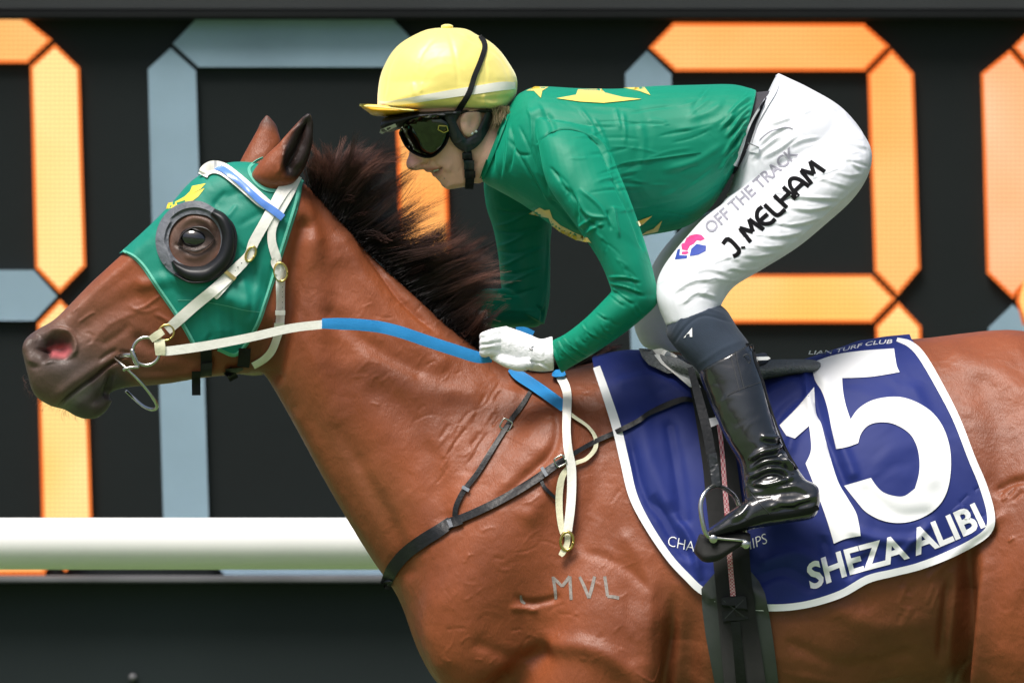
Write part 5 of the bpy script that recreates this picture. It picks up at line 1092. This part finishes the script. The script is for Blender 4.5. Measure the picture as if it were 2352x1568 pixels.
bree = link('breeches', br, m_white, jockey); T_b = bvh(br)
patch('waist_opening', pm(k_, (745, 152), (775, 112), (822, 70), (836, 66), (834, 100), (818, 135), (770, 148)), T_b, m_gprint, bree, off=.0005, thick=.0008, rnd=False, step=5) if False else None
ribbon('waistband', pm(k_, (835, 70, 10), (818, 140, 13), (770, 215, 16), (720, 300, 18), (690, 370, 20), (672, 430, 22), (650, 490, 24), (630, 540, 24)), T_b, m_white, bree, off=.001, thick=.003)
patch('belt_tab', pm(k_, (668, 425), (740, 432), (735, 470), (690, 462), (655, 448)), T_b, m_white, bree, off=.005, thick=.002, rnd=False)
ribbon('belt_keeper', pm(k_, (680, 416, 2.5), (738, 440, 2.5)), T_b, m_steel, bree, off=.008, thick=.001, curved=False)
ribbon('zip_line', pm(k_, (740, 400, 2), (800, 355, 2), (880, 338, 2), (910, 345, 2)), T_b, m_gprint, bree, off=.0004, thick=.0006)
LET = {'J': ([[(.1, 1), (.5, 1), (.5, .3), (.42, .08), (.2, .02), (0, .1)]], .62), '.': ([[(.05, .02), (.14, .12)]], .30), ' ': ([], .28), 'M': ([[(0, 0), (.14, 1)], [(.14, 1), (.48, .32)], [(.48, .32), (.82, 1)], [(.82, 1), (.96, 0)]], 1.12),
       'E': ([[(.68, 1), (.35, 1), (.08, .78), (0, .5), (.08, .22), (.35, 0), (.68, 0)], [(.02, .5), (.6, .5)]], .84), 'L': ([[(0, 1), (0, .22), (.15, .02), (.56, 0)]], .70), 'H': ([[(0, 1), (0, 0)], [(.66, 1), (.66, 0)], [(0, .5), (.66, .5)]], .86),
       'A': ([[(0, 0), (.05, .6), (.2, .9), (.38, 1), (.56, .9), (.70, .6), (.76, 0)], [(.02, .38), (.74, .38)]], .96)}
def stroke_text(s_, A, B, upv, wd, T, m, parent, name):
    tot = sum(LET[c][1] for c in s_) - .16; A = np.array(A); B = np.array(B); x = 0; obs = []; k = 0
    for ch in s_:
        ps, adv = LET[ch]
        for p in ps:
            pts = [tuple(A + (B - A) * ((x + u) / tot) + np.array(upv) * v) + (wd,) for u, v in p]
            obs.append(ribbon('s', pts, T, m, parent, off=.0006 + k * .00012, thick=.0006, cols=3, n=4)); k = (k + 1) % 6
        x += adv
    return join_objs(name, obs, m, parent)
stroke_text('J. MELHAM', c_bre(612, 1000), c_bre(1074, 562), (-30, -28), 9.6, T_b, m_print, bree, 'name_lettering')
text('sponsor_lettering', 'OFF THE TRACK', pm(k_, (492, 880), (940, 474)), [(-19, -20), (-19, -20)], T_b, m_gprint, bree, off=.003, bold=.022, step=5)
m_logb = mat('logo_blue', (.02, .05, .30), rough=.6, var=.1, vscale=50); m_logp = mat('logo_pink', (.62, .04, .20), rough=.6, var=.2, vscale=80)
patch('emblem', pm(k_, (308, 1010), (322, 960), (335, 955), (332, 988), (372, 990), (368, 1004)), T_b, m_logb, bree, off=.0012, thick=.0005, rnd=False, step=4)
patch('emblem', pm(k_, (384, 992), (392, 955), (420, 930), (468, 940), (466, 966), (430, 985), (400, 990)), T_b, m_logb, bree, off=.0012, thick=.0005, rnd=False, step=4)
patch('emblem', pm(k_, (345, 960), (340, 930), (358, 925), (372, 890), (395, 885), (420, 880), (445, 885), (462, 905), (440, 915), (420, 912), (405, 930), (385, 940), (372, 965)), T_b, m_logp, bree, off=.0012, thick=.0005, rnd=False, step=4)
patch('emblem', pm(k_, (345, 970), (372, 968), (380, 975), (365, 984), (342, 982)), T_b, m_logp, bree, off=.0013, thick=.0005, rnd=False, step=4)

# sock, boots
sk = union([loft([(1655, 700, 1532, 742, .058, -.255), (1672, 716, 1531, 768, .062, -.262), (1694, 752, 1552, 800, .060, -.275), (1724, 795, 1602, 852, .056, -.295), (1735, 850, 1625, 900, .05, -.31)], ex=2.1)], .003, 4)
relief(sk, [([(1540, 770), (1570, 728), (1610, 708), (1665, 722)], 3, .0022), ([(1545, 790), (1580, 744), (1620, 724), (1680, 740)], 3, -.0024), ([(1600, 840), (1660, 800), (1712, 780)], 5, .001)])
sock = link('sock', sk, m_sock, jockey); T_k = bvh(sk)
patch('sock_logo', pm(c_bre, (352, 1410), (396, 1358), (397, 1405), (385, 1405), (383, 1388), (368, 1392), (362, 1408)), T_k, m_wht, sock, off=.0005, thick=.0006, rnd=False, step=4)
shaft = loft([(1722, 790, 1604, 850, .060, -.298), (1738, 820, 1612, 878, .060, -.305), (1752, 868, 1628, 920, .059, -.315), (1766, 925, 1648, 968, .056, -.327), (1785, 985, 1672, 1018, .052, -.338), (1808, 1035, 1698, 1062, .047, -.346), (1832, 1075, 1704, 1095, .044, -.352), (1858, 1112, 1708, 1130, .043, -.356), (1876, 1148, 1716, 1168, .04, -.357)], seg=40)
foot = loft([(1884, 1142, 1876, 1180, .022, -.356), (1874, 1112, 1862, 1192, .036, -.357), (1820, 1098, 1815, 1200, .040, -.358), (1760, 1118, 1768, 1208, .042, -.360), (1716, 1146, 1724, 1216, .044, -.364), (1680, 1172, 1688, 1224, .046, -.366), (1648, 1198, 1656, 1232, .042, -.366), (1628, 1214, 1632, 1236, .032, -.365), (1618, 1222, 1620, 1234, .018, -.365)], seg=36, ex=2.4)
bt = union([shaft, foot], .0028, 5)
b_ = c_boot; TS = []
def W(pts, sg, am): TS.append((pm(b_, *pts), sg, am))
for a, am in (([(1120, 840), (1200, 790), (1290, 770), (1345, 730)], .0075), ([(1110, 960), (1220, 900), (1310, 895), (1385, 940)], .0075), ([(1130, 900), (1230, 850), (1340, 850), (1400, 890)], .006), ([(1120, 985), (1230, 1000), (1330, 975), (1410, 945)], .006), ([(1190, 690), (1260, 700), (1340, 700)], .005), ([(1140, 1045), (1250, 1030), (1400, 1010), (1500, 1040)], .004), ([(1280, 1110), (1400, 1110), (1550, 1070)], .004), ([(1000, 1220), (1080, 1180), (1130, 1100)], .003),
              ([(1230, 1140), (1340, 1130), (1440, 1130)], .003), ([(1300, 780), (1370, 860), (1420, 900)], .004)):
    W(a, 5, am); W([(p[0] + 5, p[1] + 34) for p in a], 6, -am)
relief(bt, TS)
boot = link('boot', bt, m_patent, jockey); T_bt = bvh(bt)
m_stitch = mat('boot_stitching', (.03, .032, .035), rough=.5, var=.1, vscale=50)
for pts in ([(820, 225), (900, 180), (1000, 135), (1140, 105)], [(980, 430), (1080, 385), (1200, 345)], [(1000, 160), (1030, 280), (1060, 400)], [(1030, 145), (1060, 270), (1090, 390)], [(1120, 1040), (1200, 1130), (1260, 1195)], [(1040, 1185), (1090, 1205), (1150, 1245)]):
    ribbon('boot_seam', [b_(u, v, 1.8) for u, v in pts], T_bt, m_stitch, boot, off=.0004, thick=.0008, cols=3)
ribbon('boot_top', pm(b_, (812, 235, 7), (880, 190, 7), (980, 145, 7), (1100, 108, 7), (1150, 112, 7)), T_bt, m_leath, boot, off=.0005, thick=.002)
ribbon('zip', pm(b_, (1145, 115, 6), (1160, 200, 6), (1205, 330, 5), (1260, 520, 5), (1350, 760, 5), (1430, 900, 5)), T_bt, m_blk, boot, off=.0004, thick=.0015)
ribbon('sole', pm(b_, (1565, 1145, 10), (1500, 1170, 14), (1380, 1190, 16), (1200, 1220, 15), (1050, 1270, 12), (940, 1300, 9), (860, 1325, 6)), T_bt, m_blk, boot, off=.001, thick=.003)
x, z = b_(1105, 200); buckle(x, z, 9, 11, 0, T_bt, m_stitch, boot, off=.001, r=.0008, name='boot_badge')
# far boot, mostly behind the horse
link('boot', union([loft([(1690, 800, 1590, 850, .05, .30), (1740, 920, 1640, 970, .05, .33), (1800, 1050, 1700, 1080, .045, .35), (1860, 1130, 1712, 1150, .04, .36)]), loft([(1880, 1140, 1876, 1180, .022, .36), (1820, 1100, 1815, 1200, .04, .36), (1716, 1146, 1724, 1216, .044, .366), (1628, 1214, 1632, 1236, .03, .365)])], .005, 4), m_patent, jockey)
# pull tab on boot
patch('pull_tab', pm(b_, (832, 590), (860, 578), (935, 565), (948, 605), (870, 636), (848, 620)), T_c, m_wht, boot, off=.078, thick=.004, rnd=False)
patch('pull_tab', pm(b_, (1165, 185), (1245, 183), (1258, 195), (1240, 205), (1180, 208)), None, m_wht, boot, off=0, thick=.003, rnd=False, y=-.30)

# gloves
def fing(z0, zt, y0): return limb([c_hand(470, z0) + (y0 + .006, .0095), c_hand(300, z0 + (zt - z0) * .5) + (y0 - .004, .0098), c_hand(190, zt) + (y0 - .004, .0094), c_hand(165, zt + 12) + (y0 + .014, .0088), c_hand(230, zt + 25) + (y0 + .034, .008), c_hand(340, zt + 25) + (y0 + .038, .0075)], seg=14)
gl = [loft([c_hand(300, 300) + c_hand(330, 620) + (.018, -.168), c_hand(420, 243) + c_hand(450, 690) + (.024, -.17), c_hand(580, 285) + c_hand(600, 760) + (.028, -.17), c_hand(760, 352) + c_hand(760, 806) + (.028, -.172), c_hand(890, 402) + c_hand(900, 822) + (.027, -.175), c_hand(1010, 376) + c_hand(1030, 812) + (.033, -.178), c_hand(1040, 372) + c_hand(1060, 800) + (.033, -.18)], n=5)]
gl += [fing(300, 365, -.178), fing(380, 437, -.182), fing(460, 507, -.181), fing(545, 570, -.176)]
gl.append(limb([c_hand(760, 700) + (-.19, .013), c_hand(620, 735) + (-.192, .0125), c_hand(470, 700) + (-.188, .011), c_hand(340, 640) + (-.176, .0095), c_hand(270, 610) + (-.165, .008)], seg=14))
gm = union(gl, .0018, 3)
GSx = []
for a, am in (([(130, 400), (200, 395), (300, 370)], -.0020), ([(125, 475), (210, 470), (300, 450)], -.0020), ([(130, 540), (210, 535), (300, 520)], -.002), ([(560, 640), (600, 660), (640, 640)], -.0015), ([(700, 420), (740, 370), (830, 350)], .002), ([(640, 660), (760, 690), (880, 720)], -.0016), ([(890, 420), (930, 500), (915, 620)], .0018),
              ([(850, 720), (920, 760), (1000, 800)], .002), ([(880, 700), (950, 745), (1020, 800)], -.002), ([(690, 780), (740, 810)], -.0018), ([(930, 540), (960, 480), (1000, 420)], -.0015)):
    GSx.append((pm(c_hand, *a), 2.6, am))
relief(gm, GSx)
glove = link('glove', gm, m_glove, jockey); T_gl = bvh(gm)
ribbon('glove_mark', pm(c_hand, (745, 520, 1), (760, 540, 1.4), (785, 545, 1), (775, 510, 1.3), (800, 495, 1)), T_gl, m_print, glove, off=.0004, thick=.0005, cols=3)
gf = union([loft([(1120, 690, 1120, 750, .03, .15), (1090, 690, 1095, 752, .03, .14), (1060, 700, 1070, 755, .026, .12), (1050, 715, 1055, 745, .015, .11)])] + [limb([(1100, 700 + k * 14, .13, .010), (1062, 704 + k * 14, .12, .010), (1050, 710 + k * 14, .10, .009), (1065, 714 + k * 14, .085, .008)], seg=12) for k in range(4)] + [limb([(1110, 745, .12, .012), (1085, 755, .105, .011), (1065, 750, .09, .009)], seg=12)], .0025, 3)
link('glove', gf, m_glove, jockey)

# stirrup
stir = saddle
tubey = -.36
ribbon('stirrup_leather', pm(b_, (745, 250, 14, -.315), (800, 450, 20, -.325), (850, 650, 22, -.34), (885, 850, 22, -.352), (905, 960, 22, -.358), (918, 1020, 22, -.36)), None, m_leath, saddle, thick=.005, n=8)
ribbon('stirrup_keeper', pm(b_, (885, 800, 20, -.352), (900, 900, 20, -.356), (912, 1010, 20, -.362)), None, m_padd, saddle, thick=.007)
tube('stirrup_iron', [b_(*p) + (y, .0045) for p, y in (((885, 1345), -.40), ((845, 1310), -.405), ((820, 1220), -.405), ((812, 1120), -.40), ((840, 1050), -.39), ((890, 1012), -.372), ((940, 1014), -.355), ((990, 1040), -.34), ((1035, 1085), -.325), ((1070, 1180), -.318), ((1095, 1290), -.315), ((1100, 1370), -.315))], m_steel, saddle)
tube('stirrup_tread', pm(b_, (880, 1335, -.405, .003), (960, 1345, -.405, .003), (1050, 1352, -.405, .003), (1100, 1360, -.40, .004), (1112, 1385, -.395, .005), (1085, 1388, -.39, .003), (980, 1370, -.39, .003), (900, 1352, -.392, .003)), m_steel, saddle)
for u, v in ((893, 1346), (1100, 1382)):
    ball(P(*b_(u, v), -.408), .008, .004, .008, 'tread_rivet', m_steel, saddle)
tr = union([loft([b_(805, 1310) + b_(765, 1430) + (.03, -.36), b_(860, 1320) + b_(830, 1492) + (.042, -.36), b_(980, 1300) + b_(930, 1480) + (.045, -.36), b_(1080, 1300) + b_(1050, 1400) + (.045, -.36), b_(1130, 1310) + b_(1120, 1380) + (.04, -.36)], ex=3)], .003, 3)
link('stirrup_sole_pad', tr, m_web, saddle)

# the mane strands become one part
mn = [o for o in bpy.data.objects if o.name.startswith('mane') or o.name.startswith('withers_hair')]
mn.sort(key=lambda o: o.name != 'mane')
with bpy.context.temp_override(active_object=mn[0], object=mn[0], selected_objects=mn, selected_editable_objects=mn):
    bpy.ops.object.join()
